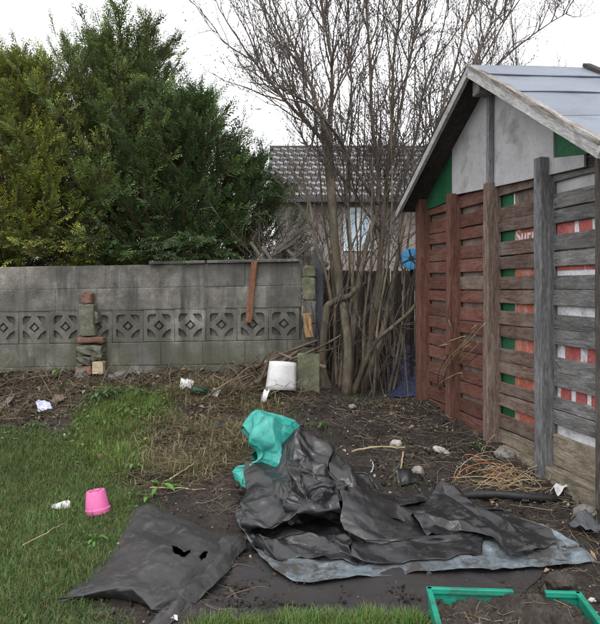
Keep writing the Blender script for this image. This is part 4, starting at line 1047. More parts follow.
# ------------------------------------------------------------------ pink pot
pp = G(98, 512)
pot = thing('plant_pot', 'pink plastic plant pot upside down on the grass', 'plant pot', (pp[0], pp[1], pp[2]-.004), (rad(-7), rad(-5), .5))
pot.scale = (.88, .88, .88)
lobj('body', [(.079, 0), (.083, .002), (.083, .030), (.079, .033), (.076, .036), (.061, .140), (.058, .146), (.012, .143), (.012, .10), (.0, .10)], M['pink'], pot, axis='Z', n=32)
for k in range(4):
    a_ = k*math.pi/2+.3; v_, f_ = lathe([(.0085, 0), (.0, .0)], 10, 'Z'); obj('drain_hole', [(x_+math.cos(a_)*.036, y_+math.sin(a_)*.036, .1462) for x_, y_, z_ in v_], f_, M['dark'], pot)

# ------------------------------------------------------------------ green tray
tp = np.array([(508-300)/650*2.55, 2.46, H(.8, 2.5)+.005])
tray = thing('garden_tray', 'green plastic tray full of soil at the lower right corner', 'tray', tp, (0, 0, rad(-4)))
TL, TWd, TH = .60, .40, .105
def tray_side(name, sx, sy, cx_, cy_, rz, slots):
    # a wall with a rolled rim and slot openings
    L = sx; parts = Tubes()
    bm = bmesh.new()
    def bx(x0_, x1_, y0_, y1_, z0_, z1_):
        r_ = bmesh.ops.create_cube(bm, size=1)
        for v_ in r_['verts']: v_.co = Vector(((x0_+x1_)/2+v_.co.x*(x1_-x0_), (y0_+y1_)/2+v_.co.y*(y1_-y0_), (z0_+z1_)/2+v_.co.z*(z1_-z0_)))
    bx(-L/2, L/2, -.004, .004, 0, .028)
    bx(-L/2, L/2, -.004, .004, .058, TH-.012)
    n_ = slots; w_ = L/n_
    for k in range(n_+1):
        xk_ = -L/2+k*w_; bx(max(-L/2, xk_-.028), min(L/2, xk_+.028), -.0038, .0038, .027, .059)
    bx(-L/2-.006, L/2+.006, -.012, .010, TH-.013, TH)
    bx(-L/2-.006, L/2+.006, -.012, -.008, TH-.022, TH-.012)
    me = bpy.data.meshes.new(name); bm.to_mesh(me); bm.free()
    o = link(name, me, M['trayg'], tray, (cx_, cy_, 0), (0, 0, rz)); md = o.modifiers.new('b', 'BEVEL'); md.width = .0015; md.segments = 1; return o
tray_side('side', .335, 0, -.1325, TWd/2, 0, 4); tray_side('side', .125, 0, TL/2-.0625, TWd/2, 0, 2)
tray_side('side', TWd, 0, TL/2, 0, rad(90), 5); tray_side('side', TWd, 0, -TL/2, 0, rad(90), 5); tray_side('side', TL, 0, 0, -TWd/2, 0, 6)
box('low_rim', (.14, .008, .05), (.105, TWd/2, .025), M['trayg'], tray, bev=.001)
box('base', (TL, TWd, .006), (0, 0, .004), M['trayg'], tray, bev=0)
n_ = 150; sx_, sy_ = np.meshgrid(np.linspace(-TL/2+.006, TL/2-.006, n_), np.linspace(-TWd/2+.006, TWd/2-.006, 100))
sz_ = .048+.045*fbm(sx_*9, sy_*9, 3.)+.045*np.abs(fbm(sx_*32, sy_*32, 6., 3))+.012*fbm(sx_*90, sy_*90, 2., 2)+.045*np.exp(-((sx_-.10)**2/.008+(sy_-.16)**2/.01))
Msoil = gradm('tray_soil', [(.03, .025, .022), (.05, .042, .036), (.085, .07, .058)], scale=20, fine=110, bump=.006, varn=0, rough=.95)
ts = obj('soil', np.stack([sx_, sy_, sz_], -1), gridfaces(100, n_), Msoil, tray, smooth=True); ts['kind'] = 'stuff'
rtb = np.random.default_rng(5); tb = Tubes()
for k in range(150):      # twigs and straw lying on the tray soil
    a_ = rtb.uniform(0, 6.28); p = np.array([rtb.uniform(-.27, .27), rtb.uniform(-.17, .17)]); d = np.array([math.cos(a_), math.sin(a_)])*rtb.uniform(.01, .05)
    q = np.stack([p-d, p+rtb.normal(0, .004, 2), p+d]); q = np.clip(q, [-.29, -.19], [.29, .19]); ii = np.clip(((q[:, 0]+TL/2)/TL*149).astype(int), 0, 149); jj = np.clip(((q[:, 1]+TWd/2)/TWd*99).astype(int), 0, 99)
    tb.add(np.column_stack([q, sz_[jj, ii]+.004]), rtb.uniform(.0008, .002), 3, col=np.array([(.06, .048, .036), (.14, .11, .08), (.26, .21, .14)][k % 3]))
for k in range(60):
    p = np.array([.105+rtb.normal(0, .03), TWd/2+rtb.normal(0, .02), .07]); q = [p]
    d = np.array([rtb.normal(0, .6), rtb.normal(0, .6), .5])
    for i in range(5): d = d+rtb.normal(0, .4, 3)-np.array([0, 0, .35]); q.append(q[-1]+d/np.linalg.norm(d)*.022)
    tb.add(q, .0016, 3, col=(.05, .04, .03))
o = link('root_tangle', tb.mesh('root_tangle'), M['litter'], tray); o['kind'] = 'stuff'

# ------------------------------------------------------------------ items in the debris
wp = thing('plastic_board', 'bent white plastic panel leaning on the brushwood by the wall end', 'board', P(283, 390, 5.66), (rad(-14), rad(2), rad(6)))
pv = []
for i in range(9):
    for j in range(7):
        a_ = i/8-.5; pv.append((a_*.235+.04*(1-j/6)*(-.5+a_)*.8, .05*a_*a_*4, j/6*.255*(1-.04*i/8)))
o = obj('sheet', pv, gridfaces(9, 7), M['whiteplastic'], wp, smooth=True); md = o.modifiers.new('t', 'SOLIDIFY'); md.thickness = .006
sp_ = P(308.5, 392, 5.9)
o = box('paving_slab', (.205, .045, .38), (sp_[0], sp_[1], sp_[2]+.16), M['moss'], None, (rad(-5), rad(.5), .05), bev=.008, seg=(3, 1, 3), jit=.004)
tag(o, 'green mossy slab standing upright at the end of the block wall', 'slab')
rb = np.random.default_rng(44)
pile = thing('brushwood_pile', 'tangled brown brushwood pile in front of the wall end', 'brushwood', G(278, 392))
po = np.array(pile.location)
for k in range(70):
    u0 = 232+70*rb.random()**1.4; tt = (u0-232)/86.; v0 = 390-42*tt+rb.normal(0, 8)
    p = P(u0, min(v0, 398), rb.uniform(5.85, 6.14) if u0 > 255 else rb.uniform(5.6, 6.1)); p[2] = max(p[2], float(H(p[0], p[1]))+.01)
    an = rb.normal(.5, .6); L = rb.uniform(.15, .62); d = np.array([math.cos(an), rb.normal(0, .22), math.sin(an)*.75])
    if rb.random() < .3: d[0] *= -1
    q = p[None]+d[None]*np.linspace(-.5, .5, 7)[:, None]*L+np.cumsum(rb.normal(0, .010, (7, 3)), 0)
    q[:, 2] = np.maximum(q[:, 2], H(q[:, 0], q[:, 1])+.004); q[:, 1] = np.minimum(q[:, 1], 6.2)
    uu, _v = proj(q[:, 0], q[:, 1], q[:, 2])
    if ((uu > 266) & (_v > 360)).any() and rb.random() < .9: continue
    tb = Tubes(); tb.add(q-po, np.linspace(1, .45, 7)*rb.choice([.005, .007, .011, .016, .020], p=[.3, .3, .22, .12, .06]), 6); link('stick', tb.mesh('stick'), M['stick'], pile)
for path, r_ in (([(243, 392, 5.75), (262, 378, 5.85), (282, 362, 5.95), (300, 350, 6.0)], .024), ([(250, 372, 6.0), (275, 357, 6.05), (300, 347, 6.1), (318, 340, 6.15)], .018), ([(290, 360, 5.9), (318, 348, 5.9), (333, 340, 5.88), (341, 335, 5.85)], .012), ([(258, 384, 5.7), (264, 372, 5.75), (270, 355, 5.9)], .017), ([(238, 380, 5.9), (258, 366, 6.0), (290, 352, 6.08)], .022), ([(316, 352, 5.9), (332, 349, 5.86), (342, 344, 5.84)], .008)):
    tb = Tubes(); tb.add(spline([P(*q) for q in path], 12)-po, np.linspace(r_, r_*.6, 12), 8); link('stick', tb.mesh('stick'), M['stick'], pile)
def rock(name, u, v, size, mat, label, cat, seed, flat=.7, loc=None, group=None):
    r_ = random.Random(seed); bm = bmesh.new(); bmesh.ops.create_icosphere(bm, subdivisions=3, radius=1)
    for v_ in bm.verts:
        c_ = v_.co; n_ = float(fbm(c_.x*1.6+seed, c_.y*1.6, c_.z*1.6+seed, 3)); k = 1+.45*n_
        v_.co = Vector((c_.x*k*size, c_.y*k*size*r_.uniform(.82, .86), c_.z*k*size*flat))
    me = bpy.data.meshes.new(name); bm.to_mesh(me); bm.free(); p = G(u, v)
    o = link(name, me, mat, None, (p[0], p[1], p[2]+size*flat*.45), (r_.uniform(-.3, .3), r_.uniform(-.3, .3), r_.uniform(0, 6)))
    return tag(o, label, cat, group)
rock('stone', 418, 474, .042, M['stone'], 'round whitish stone beside the right end of the black tarpaulin', 'stone', 1, .85)
rock('stone', 396, 446, .045, M['stone'], 'pale lump of rubble among twigs behind the tarpaulin heap', 'stone', 2)
rock('stone', 441, 452, .055, M['stone'], 'flat pale stone on the soil before the shed middle post', 'stone', 3, .45)
rock('stone', 82, 376, .075, M['greystone'], 'grey rubble lump at the foot of the brick pier, left side', 'stone', 4)
rock('stone', 118, 378, .09, M['greystone'], 'grey flat stone at the foot of the brick pier, right side', 'stone', 5, .45)
rock('stone', 505, 458, .07, M['greystone'], 'grey stone against the foot of the shed wall', 'stone', 6, .6)
rock('stone', 352, 408, .04, M['stone'], 'small white stone at the foot of the bare tree', 'stone', 8, .6)
rock('stone', 585, 515, .06, M['greystone'], 'dark stone by the near shed post', 'stone', 9, .6)
rock('brick_lump', 236, 362, .07, M['brick'], 'orange brick lump at the foot of the block wall', 'brick', 7, .6)
rock('soil_clod', 560, 586, .07, Msoil, 'big dark soil clod beyond the green tray', 'soil', 10, .6)
rock('soil_clod', 508, 522, .05, Msoil, 'soil clod on the far edge of the blue tarpaulin', 'soil', 11, .6)
# small litter
def scrap(name, u, v, w, h, mat, label, cat, seed, stand=.4):
    p = G(u, v); g_ = np.random.default_rng(seed); n_ = 10
    a_, c_ = np.meshgrid(np.linspace(-.5, .5, n_), np.linspace(-.5, .5, n_))
    z_ = .35*w*fbm(a_*2.5+seed, c_*2.5, seed*1., 3); e = .08*fbm(a_*4, c_*4, seed+3., 2)
    vv = np.stack([a_*w*(1+e), c_*h*math.cos(stand)*(1+e), c_*h*math.sin(stand)+z_], -1).reshape(-1, 3); vv[:, 2] -= vv[:, 2].min()
    o = obj(name, vv, gridfaces(n_, n_), mat, None, p, (0, 0, g_.uniform(-.8, .8)), smooth=True); md = o.modifiers.new('t', 'SOLIDIFY'); md.thickness = .002
    return tag(o, label, cat)
scrap('plastic_scrap', 187, 389, .12, .11, M['whiteplastic'], 'white plastic cup lid lying on the debris bank', 'litter', 1, .5)
scrap('plastic_scrap', 215, 396, .09, .10, M['whiteplastic'], 'white plastic scrap right of the dark green bottle', 'litter', 2, .6)
scrap('plastic_scrap', 265, 402, .06, .11, M['whiteplastic'], 'grey white torn scrap below the brushwood pile', 'litter', 3, 1.1)
Mblw = gradm('blue_white_packet', [(.3, .34, .65), (.65, .65, .8), (.75, .75, .8)], scale=12, fine=50, bump=0, varn=0)
scrap('packet', 44, 411, .12, .10, Mblw, 'blue and white crumpled packet on the soil at left', 'litter', 4, .8)
scrap('paper_tissue', 61, 509, .10, .05, M['whiteplastic'], 'torn white paper tissue on the lawn left of the pink pot', 'litter', 5, .15)
scrap('plastic_scrap', 218, 430, .10, .09, M['pipe'], 'black plastic scrap lying in the dry grass', 'litter', 6, .5)
scrap('plastic_scrap', 172, 620, .045, .018, M['whiteplastic'], 'white shard at the bottom edge of the membrane', 'litter', 7, .1)
scrap('plastic_scrap', 409, 482, .17, .09, M['tarp'], 'torn black plastic flap behind the right tarpaulin peak', 'litter', 21, .5)
scrap('plastic_scrap', 560, 493, .12, .06, M['whiteplastic'], 'white peeling strip by the end of the black pipe', 'litter', 9, .3)
scrap('slate_piece', 590, 530, .20, .14, M['greypost'], 'dark slate piece on the soil at the right edge', 'slate', 10, .35)
scrap('slate_piece', 8, 405, .1, .1, M['greystone'], 'grey slate shard stuck in the soil bank at far left', 'slate', 11, .8)
scrap('leaf_scrap', 58, 404, .13, .08, M['stick'], 'brown dead leaf beside the blue and white packet', 'leaf', 12, .5)
scrap('leaf_scrap', 105, 458, .12, .07, M['brick'], 'reddish brown leaf at the far edge of the lawn', 'leaf', 13, .2)
# bottle
bp = G(203, 395); bot = thing('glass_bottle', 'dark green glass bottle lying on the debris bank', 'bottle', (bp[0], bp[1], bp[2]+.035), (0, rad(102), rad(25)))
lobj('body', [(0, -.10), (.03, -.10), (.034, -.092), (.034, .03), (.028, .055), (.014, .085), (.0125, .13)], M['glassgreen'], bot, axis='Z', n=18)
lobj('neck_ring', [(.0125, .118), (.0155, .12), (.0155, .132), (.0125, .134)], M['glassgreen'], bot, axis='Z', n=18)
# blue crumpled sheet behind the tree
o = cloth('blue_sheet', pp_([[(392, 352, 6.75), (405, 345, 6.8), (416, 342, 6.8)], [(390, 372, 6.65), (404, 366, 6.62), (418, 364, 6.65)], [(388, 392, 6.6), (404, 394, 6.5), (420, 392, 6.55)]]), 40, 40, gradm('navy_blue_sheet', [(.012, .016, .04), (.022, .03, .075)], scale=8, fine=50, rough=.45, bump=.002, varn=0), stretch=1.2, it=40, amp=.03, freq=9, seed=2, anchor=.06)
tag(o, 'dark blue crumpled sheet behind the stems of the bare tree', 'sheet')
# black pipe and tangle of straw-coloured stems
a_, b_ = G(458, 499), G(556, 501)
tb = Tubes(); q = spline([a_+[0, 0, .02], G(490, 500)+[0, 0, .035], G(520, 502)+[0, 0, .035], b_+[0, 0, .012]], 16); tb.add(q, .024, 8)
o = link('pipe', tb.mesh('pipe'), M['pipe']); tag(o, 'black plastic pipe lying on the soil in front of the shed', 'pipe')
Mstraw = gradm('straw_coloured_twine', [(.26, .18, .10), (.40, .31, .19), (.5, .42, .29)], scale=14, fine=50, bump=0, varn=.2)
Mterra = gradm('orange_twine', [(.5, .16, .06), (.62, .24, .10)], scale=14, fine=50, bump=0, varn=.2)
tg = thing('twine_tangle', 'tangle of straw coloured and orange twine beside the black pipe', 'twine', G(500, 488))
to = np.array(tg.location); r3 = np.random.default_rng(9)
for k in range(34):
    c_ = to+np.array([r3.normal(.0, .10), r3.normal(.03, .07), .03+abs(r3.normal(0, .03))]); R_ = r3.uniform(.05, .20); ph = r3.random()*6.28; ar = r3.uniform(1.2, 5.2)
    th = np.linspace(ph, ph+ar, 18); tx, ty = r3.normal(0, .7), r3.normal(0, .5)
    q = c_+np.stack([np.cos(th)*R_*1.25, np.sin(th)*R_*.55, np.cos(th)*tx*R_+np.sin(th)*ty*R_+.04*np.sin(th*1.7)], 1)+np.cumsum(r3.normal(0, .003, (18, 3)), 0)
    q[:, 2] = np.maximum(q[:, 2], H(q[:, 0], q[:, 1])+.012)
    tb = Tubes(); tb.add(q-to, r3.uniform(.0012, .0026), 4); link('strand', tb.mesh('strand'), Mterra if k % 9 == 0 else Mstraw, tg)
# dead climber on the shed wall and long dry sticks on the soil
cl = thing('dead_climber', 'dry dead climber stems leaning on the red brown shed wall', 'climber', G(452, 398)); co = np.array(cl.location)
for k in range(14):
    p0 = G(452+r3.normal(0, 5), 396+r3.normal(0, 4)); u1 = 458+r3.normal(4, 12); v1 = 335+r3.normal(8, 16)
    Yw = 2.4187/((u1-300)/650+.215)-.14
    pts = spline([p0, (p0+P(u1, v1, Yw))/2+r3.normal(0, .04, 3)+[-.05, 0, 0], P(u1, v1, Yw), P(u1+r3.normal(-3, 9), v1-r3.uniform(-12, 14), Yw-.02)], 12)
    tb = Tubes(); tb.add(pts-co, np.linspace(.005, .002, 12), 4); link('stem', tb.mesh('stem'), Mstraw if k % 3 else M['stick'], cl)
for pts, r_, lab, mt in (([(352, 452, .03), (378, 449, .05), (396, 451, .05), (404, 452, .05)], .007, 'long pale dry stick on the soil behind the tarpaulin heap', Mstraw),
     ([(403, 452, .05), (400, 465, .04), (396, 478, .02)], .006, 'short pale stick crossing down from the long dry stick', Mstraw),
     ([(371, 472, .02), (371, 468, .03), (371, 464, .04)], .004, 'white stub of stick standing behind the tarpaulin', M['whiteplastic']),
     ([(150, 488, .02), (175, 484, .03), (205, 486, .03)], .005, 'thin dry stick lying between pink pot and teal sack', Mstraw),
     ([(170, 478, .02), (186, 470, .03), (197, 464, .03)], .006, 'thin pale stick on the bare soil below the dry grass', Mstraw),
     ([(540, 470, .03), (560, 452, .10), (548, 480, .04)], .003, 'bent straw stem rising beside the shed sill', Mstraw),
     ([(22, 546, .03), (40, 534, .04), (60, 522, .03)], .003, 'thin straw stem lying on the lawn', Mstraw)):
    q = spline([G(*x_) for x_ in pts], 14)+np.cumsum(r3.normal(0, .003, (14, 3)), 0); tb = Tubes(); tb.add(q, np.linspace(r_, r_*.6, 14), 6)
    tag(link('dry_stick', tb.mesh('dry_stick'), mt), lab, 'stick')

# ------------------------------------------------------------------ weeds
def weed(u, v, n, L, seed, col, label, stemh=.04):
    p = G(u, v); g_ = np.random.default_rng(seed); t_ = thing('weed_plant', label, 'weed', p, group='weeds in the garden')
    tb = Tubes(); 
    for k in range(n):
        a_ = k*2.4+g_.normal(0, .3); r0_ = g_.uniform(.3, 1)*L*.55; hh = stemh*g_.uniform(.3, 1.3)
        e = np.array([math.cos(a_)*r0_, math.sin(a_)*r0_, hh]); tb.add(spline([(0, 0, 0), (e[0]*.4, e[1]*.4, hh*.8), e], 5), .0018, 3, col=np.array(col)*.8)
        l_ = L*g_.uniform(.7, 1.2); w_ = l_*g_.uniform(.28, .4)
        d = np.array([math.cos(a_), math.sin(a_), .1]); s_ = np.array([-math.sin(a_), math.cos(a_), 0])
        vv = []; 
        for i, (t2, ww) in enumerate(((0, .12), (.25, .8), (.55, 1), (.8, .7), (1, .05))):
            c_ = e+d*l_*t2*np.array([1, 1, 0])+np.array([0, 0, .35*l_*t2-.6*l_*t2*t2]); 
            for sg in (-1, 0, 1): vv.append(c_+s_*w_*ww*.5*sg+np.array([0, 0, .10*w_*abs(sg)*ww]))
        o = obj('leaf', vv, gridfaces(5, 3), M['leaf'], t_, smooth=True); c0 = np.array(col)*g_.uniform(.7, 1.35); setcol(o.data, np.tile(c0, (15, 1)))
    me = tb.mesh('stem'); link('stem', me, M['leaf'], t_)
weed(160, 489, 6, .10, 1, (.10, .22, .035), 'bright green broad-leaved weed on bare soil near the humped membrane')
weed(148, 500, 5, .06, 2, (.09, .19, .035), 'small weed seedling at the top edge of the humped membrane')
weed(58, 374, 5, .09, 3, (.10, .22, .04), 'light green weed sprig on the soil bank before the wall')
weed(98, 398, 12, .10, 4, (.07, .13, .07), 'bluish green nettle-like weed at the corner of the green patch')
weed(112, 394, 10, .09, 5, (.06, .12, .05), 'leafy weed behind the green patch near the brick pier')
weed(36, 428, 9, .06, 6, (.07, .15, .04), 'low clover weed at the edge of soil and lawn')
weed(128, 412, 14, .09, 7, (.09, .19, .04), 'leafy weed in the middle of the green patch')
weed(104, 425, 14, .09, 8, (.08, .18, .035), 'leafy weed at the left side of the green patch')
weed(133, 470, 9, .06, 9, (.09, .20, .04), 'small weed below the green patch')
weed(140, 395, 10, .09, 10, (.08, .16, .045), 'leafy weed at the right side of the green patch')
weed(478, 450, 9, .06, 11, (.06, .11, .03), 'small green weed on the soil before the shed wall')
weed(322, 428, 9, .06, 12, (.06, .12, .03), 'small green weed behind the black tarpaulin peak')
weed(270, 395, 8, .07, 13, (.07, .14, .035), 'small weed below the brushwood pile')
weed(95, 545, 10, .05, 14, (.09, .19, .04), 'low weed in the lawn below the pink pot')

# ------------------------------------------------------------------ grass, dry grass, litter, clods
def blades(n, xr, yr, dens, hgt, wid, colf, seed, lean=.6, name='lawn_grass', label='', mat='grass'):
    r = np.random.default_rng(seed); x = r.uniform(*xr, n); y = r.uniform(*yr, n)
    d = dens(x, y); k = r.random(n) < d; x, y, d = x[k], y[k], d[k]; n = len(x)
    z = H(x, y)-.004; h = r.uniform(hgt[0], hgt[1], n)*(.6+.5*d)*(1+.5*fbm(x*5, y*5, 3.)); w = r.uniform(wid[0], wid[1], n)
    a = r.uniform(0, 6.283, n); a2 = a+r.normal(0, .5, n)+1.57; ln = np.minimum(np.abs(r.normal(0, lean, n))+.15, 2.4)
    sx, sy = np.cos(a)*w/2, np.sin(a)*w/2; dx, dy = np.cos(a2)*ln*h, np.sin(a2)*ln*h
    rise = 1/np.sqrt(1+ln**2)
    P0 = np.stack([x, y, z], -1); s_ = np.stack([sx, sy, 0*sx], -1); dm = np.stack([dx*.35, dy*.35, h*rise*.62], -1); de = np.stack([dx, dy, h*rise], -1)
    v = np.stack([P0-s_, P0+s_, P0+dm-s_*.75, P0+dm+s_*.75, P0+de], 1).reshape(-1, 3)
    i = np.arange(n)*5
    f = np.concatenate([np.stack([i, i+1, i+3], -1), np.stack([i, i+3, i+2], -1), np.stack([i+2, i+3, i+4], -1)])
    me = newmesh(name, v, f); c = colf(r, x, y, n); setcol(me, np.repeat(c, 5, 0))
    return tag(link(name, me, M[mat]), label, None, None, 'stuff')
def gcol(base, dry=.12, sp=.28):
    def f(r, x, y, n):
        c = np.array(base)[None]*np.clip(1+sp*r.normal(0, 1, (n, 1)), .4, 1.8)*(1+.45*fbm(x*2.2, y*2.2, 7.))[:, None]
        yl = np.clip(fbm(x*3, y*3, 11.)+.3, 0, 1)[:, None]; c = c*(1-yl*.3)+np.array([.11, .14, .03])*yl*.3
        k = r.random(n) < dry; c[k] = np.array([.19, .15, .075])*r.uniform(.6, 1.3, (k.sum(), 1)); return c
    return f
blades(155000, (-3.2, -.35), (2.3, 5.6), lambda x, y: np.clip(soft(x, y, LAWN)*1.05+.3*fbm(x*5, y*5, 1.), 0, 1)*(soft(x, y, LAWN) > .1), (.025, .055), (.0022, .0045), gcol((.085, .150, .040), .16, .35), 1, .8, 'lawn_grass', 'short green lawn grass at left')
blades(60000, (-2.0, -.5), (3.6, 6.0), lambda x, y: np.clip(soft(x, y, WEED)*(.8+.9*fbm(x*5, y*5, 2.)), 0, 1), (.04, .10), (.0025, .006), gcol((.13, .215, .045), .2), 2, .9, 'rough_grass', 'rough green grass patch by the soil bank')
blades(52000, (-.8, .7), (2.1, 2.85), lambda x, y: np.clip(soft(x, y, FORE, .05)*(.55+1.3*fbm(x*7, y*7, 2.)), 0, 1), (.025, .070), (.0022, .0045), gcol((.105, .19, .04), .15), 3, .7, 'foreground_grass', 'green grass along the bottom edge of the picture')
DRY = wpoly([(120, 440), (150, 405), (175, 388), (225, 380), (262, 395), (268, 420), (246, 440), (225, 470), (180, 480), (130, 485)])
BANK = wpoly([(-60, 372), (60, 374), (150, 376), (240, 366), (310, 392), (300, 410), (250, 400), (130, 396), (60, 420), (-60, 430)])
SOILR = wpoly([(300, 400), (420, 396), (470, 430), (590, 500), (640, 560), (600, 600), (480, 500), (400, 480), (330, 430)])
def drycol(r, x, y, n):
    c = np.array([.30, .24, .145])[None]*np.clip(1+.4*r.normal(0, 1, (n, 1)), .3, 1.9); k = r.random(n) < .28; c[k] = np.array([.075, .12, .03])*r.uniform(.6, 1.3, (k.sum(), 1)); return c
blades(95000, (-2.6, .2), (3.9, 6.2), lambda x, y: np.clip(soft(x, y, DRY, .15)*(.55+1.1*fbm(x*5, y*5, 5.))+.10*soft(x, y, BANK), 0, 1), (.06, .15), (.003, .006), drycol, 4, 3.6, 'dry_grass', 'straw coloured dead grass on the bank')
blades(42000, (-3.2, 2.6), (2.5, 6.6), lambda x, y: .10*(1-grassmask(x, y))*(fbm(x*3, y*3, 9.) > .06), (.02, .06), (.0018, .004), drycol, 6, 3.0, 'sparse_grass', 'sparse dry grass wisps on the soil')
blades(14000, (-3.2, 1.6), (3.2, 6.6), lambda x, y: 1.0*(1-grassmask(x, y))*(fbm(x*1.7, y*1.7, 29.) > .22), (.02, .055), (.003, .006), gcol((.075, .13, .035), .2), 16, .9, 'sprouting_grass', 'thin green grass sprouting through the soil')
def twig_litter(n, area, Lr, rr, cols, seed, name, label, lift=.02):
    r = np.random.default_rng(seed); tb = Tubes(); c = 0
    px, py = np.array([q[0] for q in area]), np.array([q[1] for q in area])
    while c < n:
        x, y = r.uniform(px.min(), px.max()), r.uniform(py.min(), py.max())
        if not inpoly(np.array([x]), np.array([y]), area)[0]: continue
        c += 1; a_ = r.uniform(0, 6.283); L = r.uniform(*Lr); k = 5; pts = [np.array([x, y])]
        for i in range(k-1): a_ += r.normal(0, .35); pts.append(pts[-1]+np.array([math.cos(a_), math.sin(a_)])*L/(k-1))
        pts = np.array(pts); z = H(pts[:, 0], pts[:, 1])+r.uniform(.004, .016)+lift*abs(r.normal())*np.linspace(0, 1, k)*r.choice([0, 1])
        tb.add(np.column_stack([pts, z]), np.linspace(1, .5, k)*r.uniform(*rr), 3, col=np.array(cols[r.integers(len(cols))])*r.uniform(.6, 1.4))
    tag(link(name, tb.mesh(name), M['litter']), label, None, None, 'stuff')
BR = [(.07, .052, .038), (.11, .085, .06), (.16, .125, .09), (.045, .035, .027), (.22, .18, .13)]
twig_litter(1000, SOILR, (.04, .24), (.0012, .0032), BR, 1, 'twig_litter', 'brown twig litter on the soil between tree and shed')
twig_litter(1500, BANK, (.06, .40), (.0015, .004), BR, 2, 'brush_litter', 'dead stems and twigs on the bank before the wall', .09)
twig_litter(900, DRY, (.06, .30), (.0012, .003), BR, 3, 'stem_litter', 'dead stems among the dry grass', .05)
MID = wpoly([(120, 490), (250, 430), (240, 560), (180, 620), (230, 600), (250, 520), (170, 500)])
twig_litter(480, MID, (.04, .22), (.001, .0026), BR, 4, 'root_litter', 'roots and twigs on the bare soil by the humped membrane')
# clods, pebbles, dead leaves
ico_bm = bmesh.new(); bmesh.ops.create_icosphere(ico_bm, subdivisions=1, radius=1)
IV = np.array([v_.co[:] for v_ in ico_bm.verts]); IF = np.array([[v_.index for v_ in f_.verts] for f_ in ico_bm.faces]); ico_bm.free()
def clods(n, xr, yr, dens, size, colf, seed, name, label, hf=None, lift=.3):
    hf = hf or H
    r = np.random.default_rng(seed); x = r.uniform(*xr, n); y = r.uniform(*yr, n); k = r.random(n) < dens(x, y); x, y = x[k], y[k]; n = len(x)
    s_ = size[0]*(size[1]/size[0])**(r.random(n)**2.2)
    v = IV[None]*(1+r.normal(0, .30, (n, len(IV), 1)))*s_[:, None, None]*r.uniform(.55, 1.2, (n, 1, 3))
    v = v+np.stack([x, y, hf(x, y)+s_*lift], -1)[:, None]
    f = (np.arange(n)[:, None, None]*len(IV)+IF[None]).reshape(-1, 3); me = newmesh(name, v.reshape(-1, 3), f, False); setcol(me, np.repeat(colf(r, n), len(IV), 0))
    tag(link(name, me, M['litter']), label, None, None, 'stuff')
clods(15000, (-3.2, 2.8), (2.3, 6.7), lambda x, y: .8*(1-grassmask(x, y))*np.clip(.6+fbm(x*3, y*3, 21.), 0, 1), (.003, .020), lambda r, n: np.array([.05, .041, .035])[None]*r.uniform(.55, 1.7, (n, 1)), 1, 'soil_clods', 'crumbly soil clods on the bare ground')
clods(1500, (-3.2, 2.8), (2.3, 6.7), lambda x, y: .6*(1-grassmask(x, y)), (.004, .014), lambda r, n: np.array([.30, .28, .25])[None]*r.uniform(.5, 1.7, (n, 1)), 2, 'pebbles', 'small pale pebbles and chips scattered on the soil')
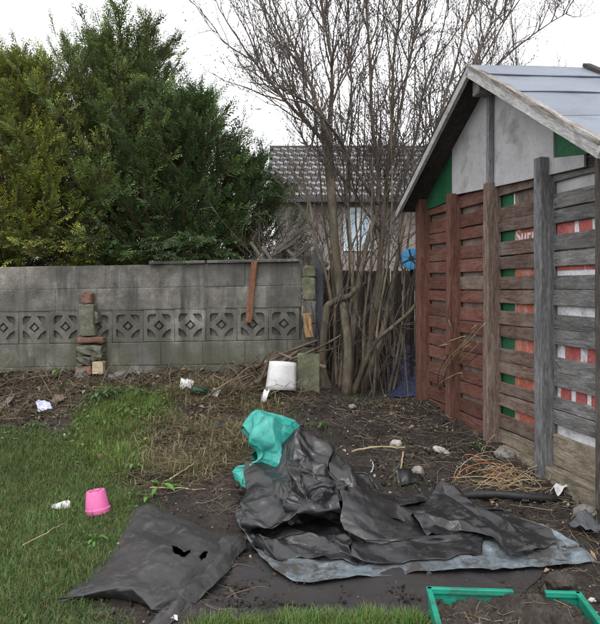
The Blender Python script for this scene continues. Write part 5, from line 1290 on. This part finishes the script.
def leaves(n, area, size, seed, name, label, cols=None, lift=0., mat='litter'):
    r = np.random.default_rng(seed); px = np.array(area); x = r.uniform(px[:, 0].min(), px[:, 0].max(), n); y = r.uniform(px[:, 1].min(), px[:, 1].max(), n)
    k = r.random(n) < soft(x, y, area, .14)*np.clip(.5+1.6*fbm(x*4.5, y*4.5, seed*1.), 0, 1); x, y = x[k], y[k]; n = len(x); s_ = r.uniform(*size, n); a = r.uniform(0, 6.283, n)
    e1 = np.stack([np.cos(a), np.sin(a), r.normal(0, .35, n)], -1)*s_[:, None]; e2 = np.stack([-np.sin(a), np.cos(a), r.normal(0, .4, n)], -1)*s_[:, None]*.5
    c = np.stack([x, y, H(x, y)+s_*.35+.004+lift*r.random(n)], -1); up = np.array([0, 0, 1])*s_[:, None]*r.uniform(.05, .5, (n, 1))
    v = np.stack([c-e1, c-e1*.2+e2+up, c+e1, c-e1*.2-e2+up, c-e1*.1], 1).reshape(-1, 3)
    f = (np.arange(n)[:, None, None]*5+np.array([[0, 4, 1], [1, 4, 2], [2, 4, 3], [3, 4, 0]])[None]).reshape(-1, 3)
    me = newmesh(name, v, f); cl_ = np.array(cols if cols else BR+[(.20, .13, .07), (.14, .11, .08)]); col = cl_[r.integers(0, len(cl_), n)]*r.uniform(.6, 1.4, (n, 1)); setcol(me, np.repeat(col, 5, 0))
    tag(link(name, me, M[mat]), label, None, None, 'stuff')
leaves(3200, BANK, (.012, .035), 1, 'leaf_litter', 'dead leaves on the bank before the wall')
leaves(2600, SOILR, (.008, .024), 2, 'dead_leaves', 'dead leaf crumbs on the soil before the shed')
leaves(1300, DRY, (.010, .03), 3, 'withered_leaves', 'withered leaves among the dry grass')
GR = [(.10, .19, .04), (.13, .23, .05), (.08, .15, .045), (.16, .24, .06), (.07, .13, .05)]
leaves(4200, WEED, (.008, .020), 4, 'leafy_weeds', 'low leafy weeds in the green patch by the bank', GR, .06, 'leaf')
LEDGE = wpoly([(-40, 425), (80, 430), (130, 480), (150, 505), (130, 520), (100, 480), (60, 450), (-40, 450)])
leaves(2600, LEDGE, (.007, .016), 5, 'clover_leaves', 'clover leaves along the far edge of the lawn', GR, .035, 'leaf')
leaves(1500, LAWN, (.007, .016), 6, 'lawn_clover', 'small clover leaves in the lawn', GR, .035, 'leaf')
# crumbs of soil lying on the flat membrane and the blue tarpaulin
FM = wpoly([(195, 600), (262, 566), (300, 585), (430, 582), (430, 606), (190, 616)])
BT = wpoly([(500, 520), (560, 535), (590, 556), (540, 562), (530, 548), (505, 535)])
clods(5200, (-.6, .7), (2.55, 3.4), lambda x, y: inpoly(x, y, FM)*np.clip(.1+1.5*fbm(x*7, y*7, 31.), 0, 1), (.003, .012), lambda r, n: np.array([.032, .026, .022])[None]*r.uniform(.55, 1.7, (n, 1)), 5, 'soil_crumbs', 'soil crumbs on the flat membrane', lambda x, y: H(x, y)+.012)
clods(4000, (.8, 1.8), (3.0, 4.2), lambda x, y: inpoly(x, y, BT)*np.clip(.2+1.7*fbm(x*7, y*7, 33.), 0, 1), (.004, .018), lambda r, n: np.array([.045, .037, .03])[None]*r.uniform(.55, 1.7, (n, 1)), 6, 'soil_spill', 'soil spilled over the right end of the blue tarpaulin', lambda x, y: H(x, y)+.02)
